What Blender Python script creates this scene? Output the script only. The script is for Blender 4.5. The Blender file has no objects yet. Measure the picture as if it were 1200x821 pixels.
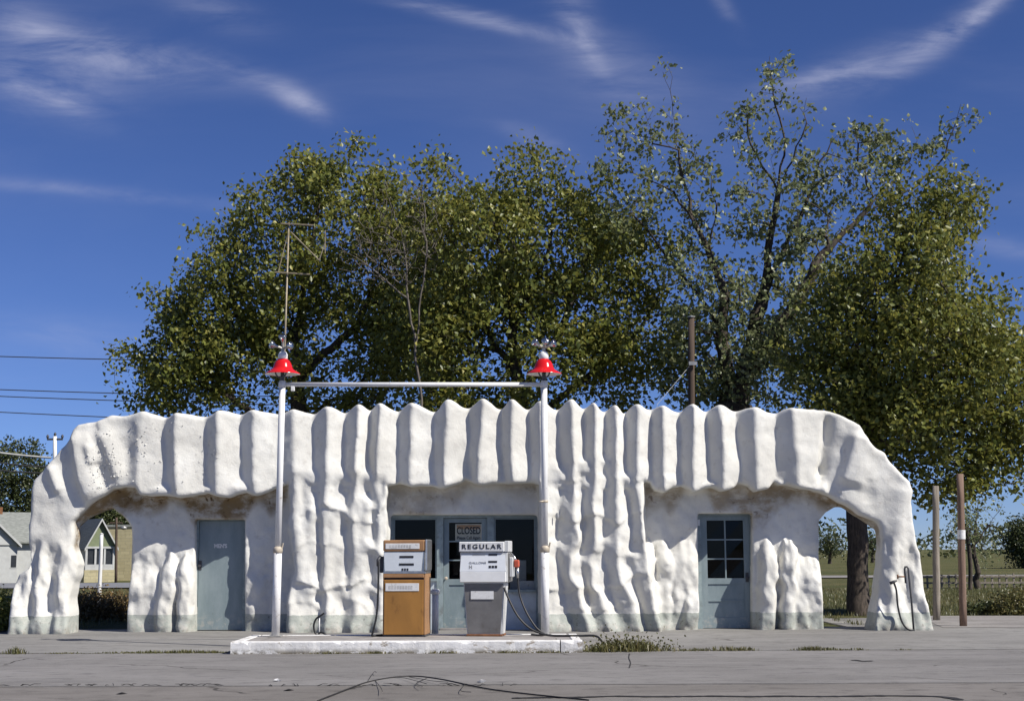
import bpy, math, random
import numpy as np
from mathutils import Vector, Matrix

random.seed(7)
RNG = np.random.default_rng(11)
scene = bpy.context.scene
COL = scene.collection

# ------------------------------------------------------------------ camera
FPX, CX, CY = 1667.0, 600.0, 410.5
PITCH, ROLL, CAMH = math.radians(8.0), 0.0044, 1.5
_f = Vector((0, math.cos(PITCH), math.sin(PITCH)))
_r0 = Vector((1, 0, 0))
_u0 = Vector((0, -math.sin(PITCH), math.cos(PITCH)))
_r = (_r0 * math.cos(ROLL) - _u0 * math.sin(ROLL)).normalized()
_u = (_u0 * math.cos(ROLL) + _r0 * math.sin(ROLL)).normalized()
cam_d = bpy.data.cameras.new('camera')
cam = bpy.data.objects.new('camera', cam_d)
COL.objects.link(cam)
m = Matrix((_r, _u, -_f)).transposed().to_4x4()
m.translation = (0, 0, CAMH)
cam.matrix_world = m
cam_d.sensor_fit = 'HORIZONTAL'
cam_d.sensor_width = 36.0
cam_d.lens = FPX * 36.0 / 1200.0
cam_d.clip_end = 6000
scene.camera = cam

# ------------------------------------------------------------------ sky, sun, exposure
SUN_EL, SUN_AZ = 44.0, 120.0
world = bpy.data.worlds.new('World')
scene.world = world
world.use_nodes = True
WT = world.node_tree


def wn(t, **kw):
    n = WT.nodes.new(t)
    for k, v in kw.items():
        setattr(n, k, v)
    return n


def wmath(op, a, b=None, c=None):
    n = wn('ShaderNodeMath', operation=op)
    for i, v in enumerate((a, b, c)):
        if v is None:
            continue
        if isinstance(v, (int, float)):
            n.inputs[i].default_value = v
        else:
            WT.links.new(v, n.inputs[i])
    return n.outputs[0]


sky = wn('ShaderNodeTexSky', sky_type='NISHITA', sun_disc=False)
sky.sun_elevation = math.radians(SUN_EL)
sky.sun_rotation = math.radians(SUN_AZ)
sky.altitude = 3200
sky.air_density = 1.0
sky.dust_density = 0.0
sky.ozone_density = 1.5
hsv = wn('ShaderNodeMix', data_type='RGBA', blend_type='MULTIPLY')
hsv.inputs['Factor'].default_value = 1.0
hsv.inputs['B'].default_value = (0.74, 0.93, 1.50, 1)     # deep blue of the slide film
WT.links.new(sky.outputs[0], hsv.inputs['A'])
# thin cirrus: streaks on a flat layer of high cloud seen along the view direction
tc = wn('ShaderNodeTexCoord')
sep = wn('ShaderNodeSeparateXYZ')
WT.links.new(tc.outputs['Generated'], sep.inputs[0])
ysafe = wmath('MAXIMUM', wmath('ABSOLUTE', sep.outputs[1]), 0.05)
U = wmath('DIVIDE', sep.outputs[0], ysafe)
V = wmath('DIVIDE', sep.outputs[2], ysafe)


def wnoise(su, sv, rot, scale, detail, rough, off=(0, 0, 0), dist=0.0):
    cb = wn('ShaderNodeCombineXYZ')
    WT.links.new(U, cb.inputs[0])
    WT.links.new(V, cb.inputs[1])
    mp = wn('ShaderNodeMapping')
    mp.inputs['Location'].default_value = off
    mp.inputs['Rotation'].default_value = (0, 0, rot)
    mp.inputs['Scale'].default_value = (su, sv, 1)
    WT.links.new(cb.outputs[0], mp.inputs[0])
    nz = wn('ShaderNodeTexNoise')
    nz.inputs['Scale'].default_value = scale
    nz.inputs['Detail'].default_value = detail
    nz.inputs['Roughness'].default_value = rough
    nz.inputs['Distortion'].default_value = dist
    WT.links.new(mp.outputs[0], nz.inputs['Vector'])
    return nz.outputs['Fac']


def wramp(v, a, b):
    n = wn('ShaderNodeMapRange', interpolation_type='SMOOTHSTEP')
    n.inputs['From Min'].default_value = a
    n.inputs['From Max'].default_value = b
    WT.links.new(v, n.inputs['Value'])
    return n.outputs[0]


def streak(px, py, ang, lx, ly, amp):
    """a cirrus wisp: soft ellipse in the sky, direction given by the pixel it shows at"""
    d = _f + _r * ((px - CX) / FPX) + _u * ((CY - py) / FPX)
    u0, v0 = d.x / d.y, d.z / d.y
    c, s = math.cos(math.radians(ang)), math.sin(math.radians(ang))
    du = wmath('SUBTRACT', U, u0)
    dv = wmath('SUBTRACT', V, v0)
    a = wmath('ADD', wmath('MULTIPLY', du, c), wmath('MULTIPLY', dv, s))
    b = wmath('SUBTRACT', wmath('MULTIPLY', dv, c), wmath('MULTIPLY', du, s))
    a2 = wmath('POWER', wmath('ABSOLUTE', wmath('DIVIDE', a, lx / FPX)), 2.0)
    b2 = wmath('POWER', wmath('ABSOLUTE', wmath('DIVIDE', b, ly / FPX)), 2.0)
    e = wmath('POWER', 2.718, wmath('MULTIPLY', wmath('ADD', a2, b2), -1.0))
    return wmath('MULTIPLY', e, amp)


wisps = [
    (60, 75, -18, 95, 55, 0.6), (150, 68, -10, 110, 22, 0.9), (75, 118, -28, 45, 16, 0.8), (353, 120, -32, 34, 13, 1.25),
    (300, 92, -20, 70, 14, 0.4), (255, 15, -15, 60, 20, 0.4), (560, 22, -14, 110, 10, 1.0),
    (675, 20, -70, 50, 22, 0.55), (720, 80, -30, 90, 40, 0.35), (1010, 80, 20, 90, 22, 0.7), (1110, 40, 35, 90, 15, 0.9),
    (30, 25, -20, 70, 22, 0.6), (690, 55, -65, 50, 14, 0.5), (1155, 12, 42, 60, 10, 0.8), (955, 92, 15, 70, 14, 0.5), (20, 100, -35, 40, 20, 0.5),
    (850, 10, -60, 30, 10, 0.4), (110, 225, -6, 150, 9, 0.5), (640, 170, -25, 60, 12, 0.3), (1180, 290, -10, 50, 12, 0.4), (60, 395, -4, 140, 22, 0.3),
]
acc = None
for w in wisps:
    s_ = streak(*w)
    acc = s_ if acc is None else wmath('ADD', acc, s_)
fib = wramp(wnoise(3.0, 14.0, 0.35, 3.0, 9, 0.62, (2.3, 1.1, 0), 0.6), 0.30, 0.78)
fin = wramp(wnoise(1.0, 2.4, 0.5, 9.0, 8, 0.65, (5.3, 0.2, 0), 1.2), 0.25, 0.75)
veil = wmath('MULTIPLY', wramp(wnoise(1.0, 4.0, 0.25, 2.2, 6, 0.55, (0.7, 4.0, 0), 0.4), 0.42, 0.85), 0.10)
cl = wmath('MULTIPLY', acc, wmath('ADD', wmath('MULTIPLY', fib, 0.65), wmath('MULTIPLY', fin, 0.35)))
cl = wmath('MINIMUM', wmath('ADD', wmath('MULTIPLY', cl, 0.66), veil), 0.75)
mix = wn('ShaderNodeMix', data_type='RGBA')
WT.links.new(cl, mix.inputs['Factor'])
WT.links.new(hsv.outputs['Result'], mix.inputs['A'])
mix.inputs['B'].default_value = (8.5, 8.8, 11.5, 1)
bg = WT.nodes['Background']
WT.links.new(mix.outputs['Result'], bg.inputs['Color'])
bg.inputs['Strength'].default_value = 0.051

sun_d = bpy.data.lights.new('sun', 'SUN')
sun = bpy.data.objects.new('sun', sun_d)
COL.objects.link(sun)
sun_d.energy = 5.0
sun_d.angle = math.radians(0.5)
sun_d.color = (1.0, 0.955, 0.88)
_el, _az = math.radians(SUN_EL), math.radians(SUN_AZ)
SUNV = Vector((math.sin(_az) * math.cos(_el), math.cos(_az) * math.cos(_el), math.sin(_el)))
sun.rotation_euler = SUNV.to_track_quat('Z', 'Y').to_euler()
sun.location = SUNV * 60

scene.view_settings.view_transform = 'Standard'
scene.view_settings.look = 'None'
scene.view_settings.exposure = 0.3
scene.view_settings.gamma = 1.0


# ------------------------------------------------------------------ pixel -> place
def ray(px, py):
    return _f + _r * ((px - CX) / FPX) + _u * ((CY - py) / FPX)


def P(px, py, Y):
    d = ray(px, py)
    return Vector((0, 0, CAMH)) + d * (Y / d.y)


def G(px, py, z=0.0):
    d = ray(px, py)
    return Vector((0, 0, CAMH)) + d * ((z - CAMH) / d.z)


def proj(X, Y, Z):
    dx, dy, dz = X, Y, Z - CAMH
    w = dx * _f.x + dy * _f.y + dz * _f.z
    a = dx * _r.x + dy * _r.y + dz * _r.z
    b = dx * _u.x + dy * _u.y + dz * _u.z
    return CX + FPX * a / w, CY - FPX * b / w


# ------------------------------------------------------------------ materials
MATS = {}


class NT:
    def __init__(self, name):
        self.m = bpy.data.materials.new(name)
        self.m.use_nodes = True
        self.t = self.m.node_tree
        self.b = self.t.nodes['Principled BSDF']
        self.out = self.t.nodes['Material Output']
        MATS[name] = self.m
        self.pos = None

    def n(self, t, **kw):
        x = self.t.nodes.new(t)
        for k, v in kw.items():
            setattr(x, k, v)
        return x

    def l(self, a, b):
        self.t.links.new(a, b)

    def position(self):
        if self.pos is None:
            self.pos = self.n('ShaderNodeNewGeometry').outputs['Position']
        return self.pos

    def noise(self, scale, detail=5, rough=0.55, stretch=(1, 1, 1), vec=None, dist=0.0):
        v = vec if vec is not None else self.position()
        mp = self.n('ShaderNodeMapping')
        mp.inputs['Scale'].default_value = stretch
        self.l(v, mp.inputs[0])
        nz = self.n('ShaderNodeTexNoise')
        nz.inputs['Scale'].default_value = scale
        nz.inputs['Detail'].default_value = detail
        nz.inputs['Roughness'].default_value = rough
        nz.inputs['Distortion'].default_value = dist
        self.l(mp.outputs[0], nz.inputs['Vector'])
        return nz.outputs['Fac']

    def ramp(self, v, a, b, lo=0.0, hi=1.0):
        x = self.n('ShaderNodeMapRange', interpolation_type='SMOOTHSTEP')
        for k, q in (('From Min', a), ('From Max', b), ('To Min', lo), ('To Max', hi)):
            x.inputs[k].default_value = q
        self.l(v, x.inputs['Value'])
        return x.outputs[0]

    def math(self, op, a, b=None):
        x = self.n('ShaderNodeMath', operation=op)
        for i, v in enumerate((a, b)):
            if v is None:
                continue
            if isinstance(v, (int, float)):
                x.inputs[i].default_value = v
            else:
                self.l(v, x.inputs[i])
        return x.outputs[0]

    def mix(self, f, a, b, blend='MIX'):
        x = self.n('ShaderNodeMix', data_type='RGBA', blend_type=blend)
        for k, v in (('Factor', f), ('A', a), ('B', b)):
            if isinstance(v, (int, float)):
                x.inputs[k].default_value = v
            elif isinstance(v, tuple):
                x.inputs[k].default_value = (*v, 1) if len(v) == 3 else v
            else:
                self.l(v, x.inputs[k])
        return x.outputs['Result']

    def bump(self, h, strength=0.3, dist=0.02, normal=None):
        x = self.n('ShaderNodeBump')
        x.inputs['Strength'].default_value = strength
        x.inputs['Distance'].default_value = dist
        self.l(h, x.inputs['Height'])
        if normal is not None:
            self.l(normal, x.inputs['Normal'])
        return x.outputs[0]

    def done(self, col=None, rough=None, normal=None, metal=None, spec=None):
        for k, v in (('Base Color', col), ('Roughness', rough), ('Normal', normal), ('Metallic', metal), ('Specular IOR Level', spec)):
            if v is None:
                continue
            if isinstance(v, (int, float)):
                self.b.inputs[k].default_value = v
            elif isinstance(v, tuple):
                self.b.inputs[k].default_value = (*v, 1)
            else:
                self.l(v, self.b.inputs[k])
        return self.m


def simple(name, col, rough=0.6, var=0.25, scale=6.0, bump=0.0, metal=0.0, dirt=None, dirt_amt=0.5, dscale=3.0, stretch=(1, 1, 1)):
    q = NT(name)
    n1 = q.noise(scale, 6, 0.6, stretch)
    c = q.mix(q.ramp(n1, 0.3, 0.7), tuple(x * (1 - var) for x in col), tuple(min(1, x * (1 + var * 0.6)) for x in col))
    if dirt is not None:
        n2 = q.noise(dscale, 8, 0.68, stretch)
        c = q.mix(q.ramp(n2, 0.62 - 0.3 * dirt_amt, 0.72), c, dirt)
    nm = None
    if bump:
        nm = q.bump(q.noise(scale * 6, 6, 0.7), bump, 0.01)
    return q.done(c, rough, nm, metal)


# plaster: white paint over rough hand-trowelled stucco, green-grey painted foot band, brown weather stains under the lip
q = NT('plaster')
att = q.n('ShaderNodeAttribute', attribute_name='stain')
n_big = q.noise(1.1, 6, 0.6)
n_mid = q.noise(7, 8, 0.65)
n_fine = q.noise(34, 6, 0.7)
c = q.mix(q.ramp(n_big, 0.35, 0.7), (0.615, 0.60, 0.55), (0.695, 0.685, 0.64))
c = q.mix(q.ramp(n_mid, 0.52, 0.78), c, (0.52, 0.50, 0.46))
chip = q.ramp(q.noise(16, 9, 0.75), 0.685, 0.71)
c = q.mix(q.math('MULTIPLY', chip, 0.55), c, (0.36, 0.335, 0.30))
streak_n = q.noise(3.0, 7, 0.6, (5, 5, 0.5))
c = q.mix(q.math('MULTIPLY', q.ramp(streak_n, 0.55, 0.8), 0.35), c, (0.55, 0.54, 0.50))
sx = q.n('ShaderNodeSeparateXYZ')
q.l(q.position(), sx.inputs[0])
zz = q.math('ADD', sx.outputs[2], q.math('MULTIPLY', q.math('SUBTRACT', q.noise(9, 3, 0.5), 0.5), 0.05))
band = q.ramp(zz, 0.325, 0.335, 1.0, 0.0)
bandcol = q.mix(q.ramp(q.noise(4, 7, 0.6), 0.35, 0.7), (0.33, 0.352, 0.315), (0.43, 0.445, 0.405))
wear = q.ramp(q.noise(8, 9, 0.74, (1, 1, 1.6)), 0.50, 0.60)
lowwear = q.math('MULTIPLY', wear, q.ramp(zz, 0.0, 0.30, 0.9, 0.25))
bandcol = q.mix(lowwear, bandcol, (0.50, 0.475, 0.43))
bandcol = q.mix(q.ramp(q.noise(10, 9, 0.78), 0.56, 0.64), bandcol, (0.21, 0.205, 0.185))
c = q.mix(band, c, bandcol)
splash = q.math('MULTIPLY', q.ramp(zz, 0.0, 0.22, 0.75, 0.0), q.ramp(q.noise(5, 7, 0.7), 0.4, 0.65))
c = q.mix(splash, c, (0.27, 0.245, 0.21))
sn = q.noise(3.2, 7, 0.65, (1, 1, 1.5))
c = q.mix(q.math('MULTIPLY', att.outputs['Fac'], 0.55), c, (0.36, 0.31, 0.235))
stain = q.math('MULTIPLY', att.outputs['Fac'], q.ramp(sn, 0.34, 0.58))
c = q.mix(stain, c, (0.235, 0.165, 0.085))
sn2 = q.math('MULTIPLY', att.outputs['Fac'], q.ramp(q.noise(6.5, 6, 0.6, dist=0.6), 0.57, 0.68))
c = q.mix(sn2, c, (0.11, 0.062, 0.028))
bh = q.math('ADD', q.math('MULTIPLY', n_mid, 1.0), q.math('MULTIPLY', n_fine, 0.35))
nm = q.bump(bh, 0.42, 0.03)
q.done(c, 0.78, nm, spec=0.25)

q = NT('paint_blue_grey')
n1 = q.noise(5, 7, 0.65, (1, 1, 0.35))
c = q.mix(q.ramp(n1, 0.3, 0.72), (0.175, 0.225, 0.238), (0.235, 0.285, 0.298))
c = q.mix(q.ramp(q.noise(14, 8, 0.72), 0.62, 0.70), c, (0.16, 0.19, 0.19))
sx = q.n('ShaderNodeSeparateXYZ')
q.l(q.position(), sx.inputs[0])
low = q.math('MULTIPLY', q.ramp(sx.outputs[2], 0.0, 0.45, 0.85, 0.0), q.ramp(q.noise(9, 8, 0.7), 0.48, 0.62))
c = q.mix(low, c, (0.36, 0.36, 0.33))
q.done(c, 0.55, q.bump(q.noise(30, 5, 0.6, (1, 1, 0.2)), 0.15, 0.01))

simple('paint_frame', (0.24, 0.295, 0.305), 0.55, 0.2, 9, 0.1, dirt=(0.16, 0.17, 0.165), dirt_amt=0.25, dscale=7)
simple('sill_panel', (0.50, 0.55, 0.58), 0.6, 0.15, 3, 0.15, dirt=(0.30, 0.32, 0.31), dirt_amt=0.3, dscale=5)
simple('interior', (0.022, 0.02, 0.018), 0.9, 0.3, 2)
simple('roof_tar', (0.09, 0.085, 0.08), 0.9, 0.3, 3)
simple('back_plaster', (0.66, 0.65, 0.62), 0.8, 0.12, 2, 0.3)

q = NT('glass')
gl = q.n('ShaderNodeBsdfGlossy')
gl.inputs['Roughness'].default_value = 0.02
gl.inputs['Color'].default_value = (0.9, 0.93, 0.95, 1)
tr = q.n('ShaderNodeBsdfTransparent')
tr.inputs['Color'].default_value = (0.74, 0.77, 0.77, 1)
fr = q.n('ShaderNodeFresnel')
fr.inputs['IOR'].default_value = 1.5
ms = q.n('ShaderNodeMixShader')
q.l(q.math('MULTIPLY', fr.outputs[0], 0.38), ms.inputs[0])
q.l(tr.outputs[0], ms.inputs[1])
q.l(gl.outputs[0], ms.inputs[2])
q.l(ms.outputs[0], q.out.inputs['Surface'])

q = NT('lamp_glass')
gl = q.n('ShaderNodeBsdfGlossy')
gl.inputs['Roughness'].default_value = 0.08
tr = q.n('ShaderNodeBsdfTransparent')
tr.inputs['Color'].default_value = (0.85, 0.87, 0.9, 1)
ms = q.n('ShaderNodeMixShader')
ms.inputs[0].default_value = 0.45
q.l(tr.outputs[0], ms.inputs[1])
q.l(gl.outputs[0], ms.inputs[2])
q.l(ms.outputs[0], q.out.inputs['Surface'])


def concrete(name, ca, cb, dark, scale=1.0, crack=True, grit=0.35):
    q = NT(name)
    n1 = q.noise(0.55 * scale, 8, 0.6, (0.45, 1, 1))
    n2 = q.noise(4.5 * scale, 8, 0.68, (0.6, 1, 1))
    n3 = q.noise(40, 5, 0.7)
    c = q.mix(q.ramp(n1, 0.33, 0.68), ca, cb)
    c = q.mix(q.math('MULTIPLY', q.ramp(n2, 0.48, 0.72), 0.75), c, dark)
    c = q.mix(q.math('MULTIPLY', q.ramp(n3, 0.5, 0.72), 0.4), c, tuple(min(1, x * 1.5) for x in cb))
    n4 = q.noise(1.6, 8, 0.62, (0.16, 1.4, 1))
    c = q.mix(q.math('MULTIPLY', q.ramp(n4, 0.55, 0.75), 0.5), c, tuple(min(1, x * 1.28) for x in cb))
    c = q.mix(q.math('MULTIPLY', q.ramp(n4, 0.45, 0.25), 0.4), c, dark)
    h = n3
    if crack:
        wob = q.n('ShaderNodeTexNoise')
        wob.inputs['Scale'].default_value = 1.3
        wob.inputs['Detail'].default_value = 6
        q.l(q.position(), wob.inputs['Vector'])
        vm = q.n('ShaderNodeVectorMath', operation='MULTIPLY_ADD')
        vm.inputs[1].default_value = (0.7, 0.7, 0.0)
        q.l(wob.outputs['Color'], vm.inputs[0])
        q.l(q.position(), vm.inputs[2])
        mp = q.n('ShaderNodeMapping')
        mp.inputs['Scale'].default_value = (0.16, 0.27, 0.0)
        q.l(vm.outputs[0], mp.inputs[0])
        vo = q.n('ShaderNodeTexVoronoi', feature='DISTANCE_TO_EDGE')
        vo.inputs['Scale'].default_value = 1.0
        q.l(mp.outputs[0], vo.inputs['Vector'])
        ck = q.math('MULTIPLY', q.ramp(vo.outputs['Distance'], 0.0015, 0.004, 1.0, 0.0), q.ramp(q.noise(0.6, 3, 0.5), 0.48, 0.6))
        c = q.mix(ck, c, (0.055, 0.05, 0.045))
        h = q.math('SUBTRACT', n3, ck)
    return q.done(c, 0.88, q.bump(h, grit, 0.012), spec=0.3)


concrete('forecourt', (0.18, 0.173, 0.163), (0.248, 0.240, 0.227), (0.105, 0.10, 0.095))
concrete('street', (0.162, 0.154, 0.147), (0.225, 0.215, 0.207), (0.10, 0.095, 0.094))
concrete('gutter', (0.15, 0.138, 0.126), (0.20, 0.185, 0.172), (0.075, 0.068, 0.062))
concrete('gravel', (0.20, 0.187, 0.175), (0.29, 0.272, 0.258), (0.125, 0.114, 0.103), 2.5, False, 0.8)
concrete('asphalt', (0.17, 0.172, 0.182), (0.225, 0.227, 0.24), (0.12, 0.12, 0.12), 1, False)
simple('tar', (0.022, 0.02, 0.019), 0.7, 0.4, 8)
q = NT('island_concrete')
n2 = q.noise(6, 8, 0.7, (0.5, 1, 1))
c = q.mix(q.ramp(q.noise(2, 6, 0.6), 0.35, 0.7), (0.64, 0.63, 0.61), (0.78, 0.77, 0.75))
c = q.mix(q.ramp(n2, 0.555, 0.63), c, (0.33, 0.29, 0.24))
sx = q.n('ShaderNodeSeparateXYZ')
q.l(q.position(), sx.inputs[0])
c = q.mix(q.math('MULTIPLY', q.ramp(sx.outputs[2], 0.0, 0.11, 1.0, 0.0), q.ramp(q.noise(7, 9, 0.74, (0.5, 1, 1)), 0.42, 0.54)), c, (0.13, 0.11, 0.075))
q.done(c, 0.85, q.bump(q.noise(22, 7, 0.7), 0.5, 0.02))
simple('island_top', (0.30, 0.28, 0.265), 0.9, 0.2, 5, 0.4, dirt=(0.17, 0.155, 0.14), dirt_amt=0.5)

simple('white_paint', (0.74, 0.735, 0.72), 0.4, 0.06, 5, 0.05, dirt=(0.42, 0.38, 0.33), dirt_amt=0.12, dscale=11)
simple('white_enamel', (0.78, 0.78, 0.76), 0.25, 0.05, 5)
simple('red_enamel', (0.60, 0.012, 0.014), 0.16, 0.08, 5)
simple('black_rubber', (0.018, 0.018, 0.019), 0.5, 0.3, 14)
simple('dark_metal', (0.06, 0.06, 0.065), 0.5, 0.3, 9)
simple('chrome', (0.55, 0.55, 0.54), 0.28, 0.15, 9, metal=0.9)
simple('galvanised', (0.42, 0.41, 0.38), 0.45, 0.2, 9, metal=0.6)
simple('orange_paint', (0.335, 0.160, 0.034), 0.5, 0.16, 3.0, 0.06, dirt=(0.20, 0.09, 0.02), dirt_amt=0.2, dscale=5, stretch=(1, 1, 0.5))
simple('orange_trim', (0.34, 0.185, 0.085), 0.45, 0.12, 5)
simple('pump_grey', (0.16, 0.155, 0.15), 0.5, 0.2, 4, 0.05, dirt=(0.10, 0.09, 0.08), dirt_amt=0.3, dscale=2.5)
simple('pump_side', (0.55, 0.555, 0.55), 0.45, 0.12, 5, dirt=(0.30, 0.28, 0.25), dirt_amt=0.2)
simple('pump_face', (0.74, 0.76, 0.775), 0.3, 0.05, 5)
simple('dial_face', (0.62, 0.66, 0.69), 0.3, 0.06, 5)
simple('plate_white', (0.70, 0.695, 0.68), 0.4, 0.08, 9, dirt=(0.42, 0.40, 0.36), dirt_amt=0.3, dscale=16)
simple('print_black', (0.02, 0.02, 0.022), 0.5, 0.2, 5)
simple('print_faint', (0.52, 0.51, 0.49), 0.5, 0.2, 5)
simple('print_grey', (0.36, 0.36, 0.35), 0.5, 0.2, 5)
simple('rust', (0.20, 0.085, 0.035), 0.85, 0.35, 9, 0.2)
simple('brass', (0.50, 0.43, 0.33), 0.55, 0.25, 9)
simple('red_grip', (0.52, 0.10, 0.05), 0.4, 0.2, 9)
simple('sign_cream', (0.80, 0.72, 0.58), 0.7, 0.15, 9)
simple('sign_orange', (0.75, 0.42, 0.22), 0.7, 0.15, 9)
simple('card_grey', (0.42, 0.42, 0.41), 0.8, 0.15, 4)
simple('antenna_metal', (0.30, 0.25, 0.17), 0.55, 0.3, 7, metal=0.3)
simple('pole_wood', (0.09, 0.06, 0.042), 0.9, 0.45, 4, 0.4, dirt=(0.06, 0.042, 0.03), dirt_amt=0.6, dscale=6, stretch=(5, 5, 0.25))
simple('pole_wood_grey', (0.27, 0.235, 0.19), 0.9, 0.4, 4, 0.4, dirt=(0.13, 0.10, 0.075), dirt_amt=0.5, dscale=6, stretch=(5, 5, 0.25))
simple('pole_wood_red', (0.205, 0.135, 0.098), 0.9, 0.35, 4, 0.4, dirt=(0.13, 0.08, 0.055), dirt_amt=0.5, dscale=6, stretch=(5, 5, 0.25))
simple('bark', (0.075, 0.058, 0.045), 0.95, 0.5, 7, 0.8, dirt=(0.025, 0.02, 0.016), dirt_amt=0.7, dscale=10, stretch=(3, 3, 0.7))
simple('bark_pale', (0.17, 0.155, 0.135), 0.95, 0.4, 7, 0.5, dirt=(0.07, 0.06, 0.05), dirt_amt=0.6, dscale=9, stretch=(3, 3, 0.7))
simple('dead_wood', (0.13, 0.112, 0.095), 0.95, 0.3, 7)
simple('wire', (0.035, 0.035, 0.04), 0.6, 0.2, 3)
simple('wire_pale', (0.45, 0.45, 0.43), 0.5, 0.2, 3)
simple('house_white', (0.43, 0.435, 0.42), 0.7, 0.1, 2, dirt=(0.45, 0.44, 0.40), dirt_amt=0.2)
simple('house_green', (0.17, 0.20, 0.11), 0.7, 0.15, 2)
simple('shingle', (0.22, 0.23, 0.21), 0.9, 0.25, 3, 0.3, stretch=(1, 1, 4))
simple('shingle_green', (0.15, 0.18, 0.14), 0.9, 0.25, 3, 0.3, stretch=(1, 1, 4))
simple('dark_window', (0.03, 0.032, 0.035), 0.15, 0.2, 3)
q = NT('stone_wall')
br = q.n('ShaderNodeTexBrick')
br.inputs['Color1'].default_value = (0.44, 0.39, 0.235, 1)
br.inputs['Color2'].default_value = (0.36, 0.315, 0.185, 1)
br.inputs['Mortar'].default_value = (0.30, 0.27, 0.18, 1)
br.inputs['Scale'].default_value = 1.0
br.inputs['Brick Width'].default_value = 0.9
br.inputs['Row Height'].default_value = 0.32
br.inputs['Mortar Size'].default_value = 0.018
sp = q.n('ShaderNodeSeparateXYZ')
q.l(q.position(), sp.inputs[0])
cbn = q.n('ShaderNodeCombineXYZ')
q.l(sp.outputs[0], cbn.inputs[0])
q.l(sp.outputs[2], cbn.inputs[1])
q.l(cbn.outputs[0], br.inputs['Vector'])
q.done(q.mix(q.ramp(q.noise(3, 7, 0.65), 0.5, 0.75), br.outputs['Color'], (0.26, 0.225, 0.13)), 0.9, q.bump(q.noise(8, 6, 0.7), 0.4, 0.03))

q = NT('grass_ground')
n1 = q.noise(0.16, 8, 0.62)
n2 = q.noise(2.2, 8, 0.7)
c = q.mix(q.ramp(n1, 0.36, 0.64), (0.070, 0.082, 0.030), (0.125, 0.118, 0.052))
c = q.mix(q.math('MULTIPLY', q.ramp(n2, 0.42, 0.72), 0.7), c, (0.15, 0.125, 0.06))
c = q.mix(q.math('MULTIPLY', q.ramp(q.noise(9, 6, 0.7), 0.5, 0.7), 0.6), c, (0.035, 0.042, 0.016))
q.done(c, 0.95, q.bump(q.noise(14, 7, 0.75), 1.0, 0.08), spec=0.1)


def leaf_mat(name, dark, light, yellow, trans=0.35, rough=0.42):
    q = NT(name)
    at = q.n('ShaderNodeAttribute', attribute_name='tint')
    r1 = q.n('ShaderNodeValToRGB')
    r1.color_ramp.elements[0].color = (*dark, 1)
    r1.color_ramp.elements[0].position = 0.0
    r1.color_ramp.elements[1].color = (*yellow, 1)
    r1.color_ramp.elements[1].position = 1.0
    e = r1.color_ramp.elements.new(0.62)
    e.color = (*light, 1)
    q.l(at.outputs['Fac'], r1.inputs[0])
    q.done(r1.outputs[0], rough, spec=0.45)
    tl = q.n('ShaderNodeBsdfTranslucent')
    q.l(q.mix(0.5, r1.outputs[0], yellow), tl.inputs['Color'])
    ms = q.n('ShaderNodeMixShader')
    ms.inputs[0].default_value = trans
    q.l(q.b.outputs[0], ms.inputs[1])
    q.l(tl.outputs[0], ms.inputs[2])
    q.l(ms.outputs[0], q.out.inputs['Surface'])
    return q.m


leaf_mat('leaf_olive', (0.062, 0.085, 0.019), (0.185, 0.205, 0.042), (0.38, 0.34, 0.08))
leaf_mat('leaf_silver', (0.080, 0.110, 0.040), (0.185, 0.215, 0.085), (0.38, 0.39, 0.22))
leaf_mat('leaf_far', (0.035, 0.05, 0.018), (0.075, 0.092, 0.032), (0.13, 0.135, 0.055), 0.25)
leaf_mat('leaf_dry', (0.09, 0.075, 0.03), (0.22, 0.15, 0.065), (0.34, 0.21, 0.09), 0.25)
leaf_mat('grass_blade', (0.05, 0.062, 0.018), (0.12, 0.115, 0.035), (0.24, 0.20, 0.085), 0.3)


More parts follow.
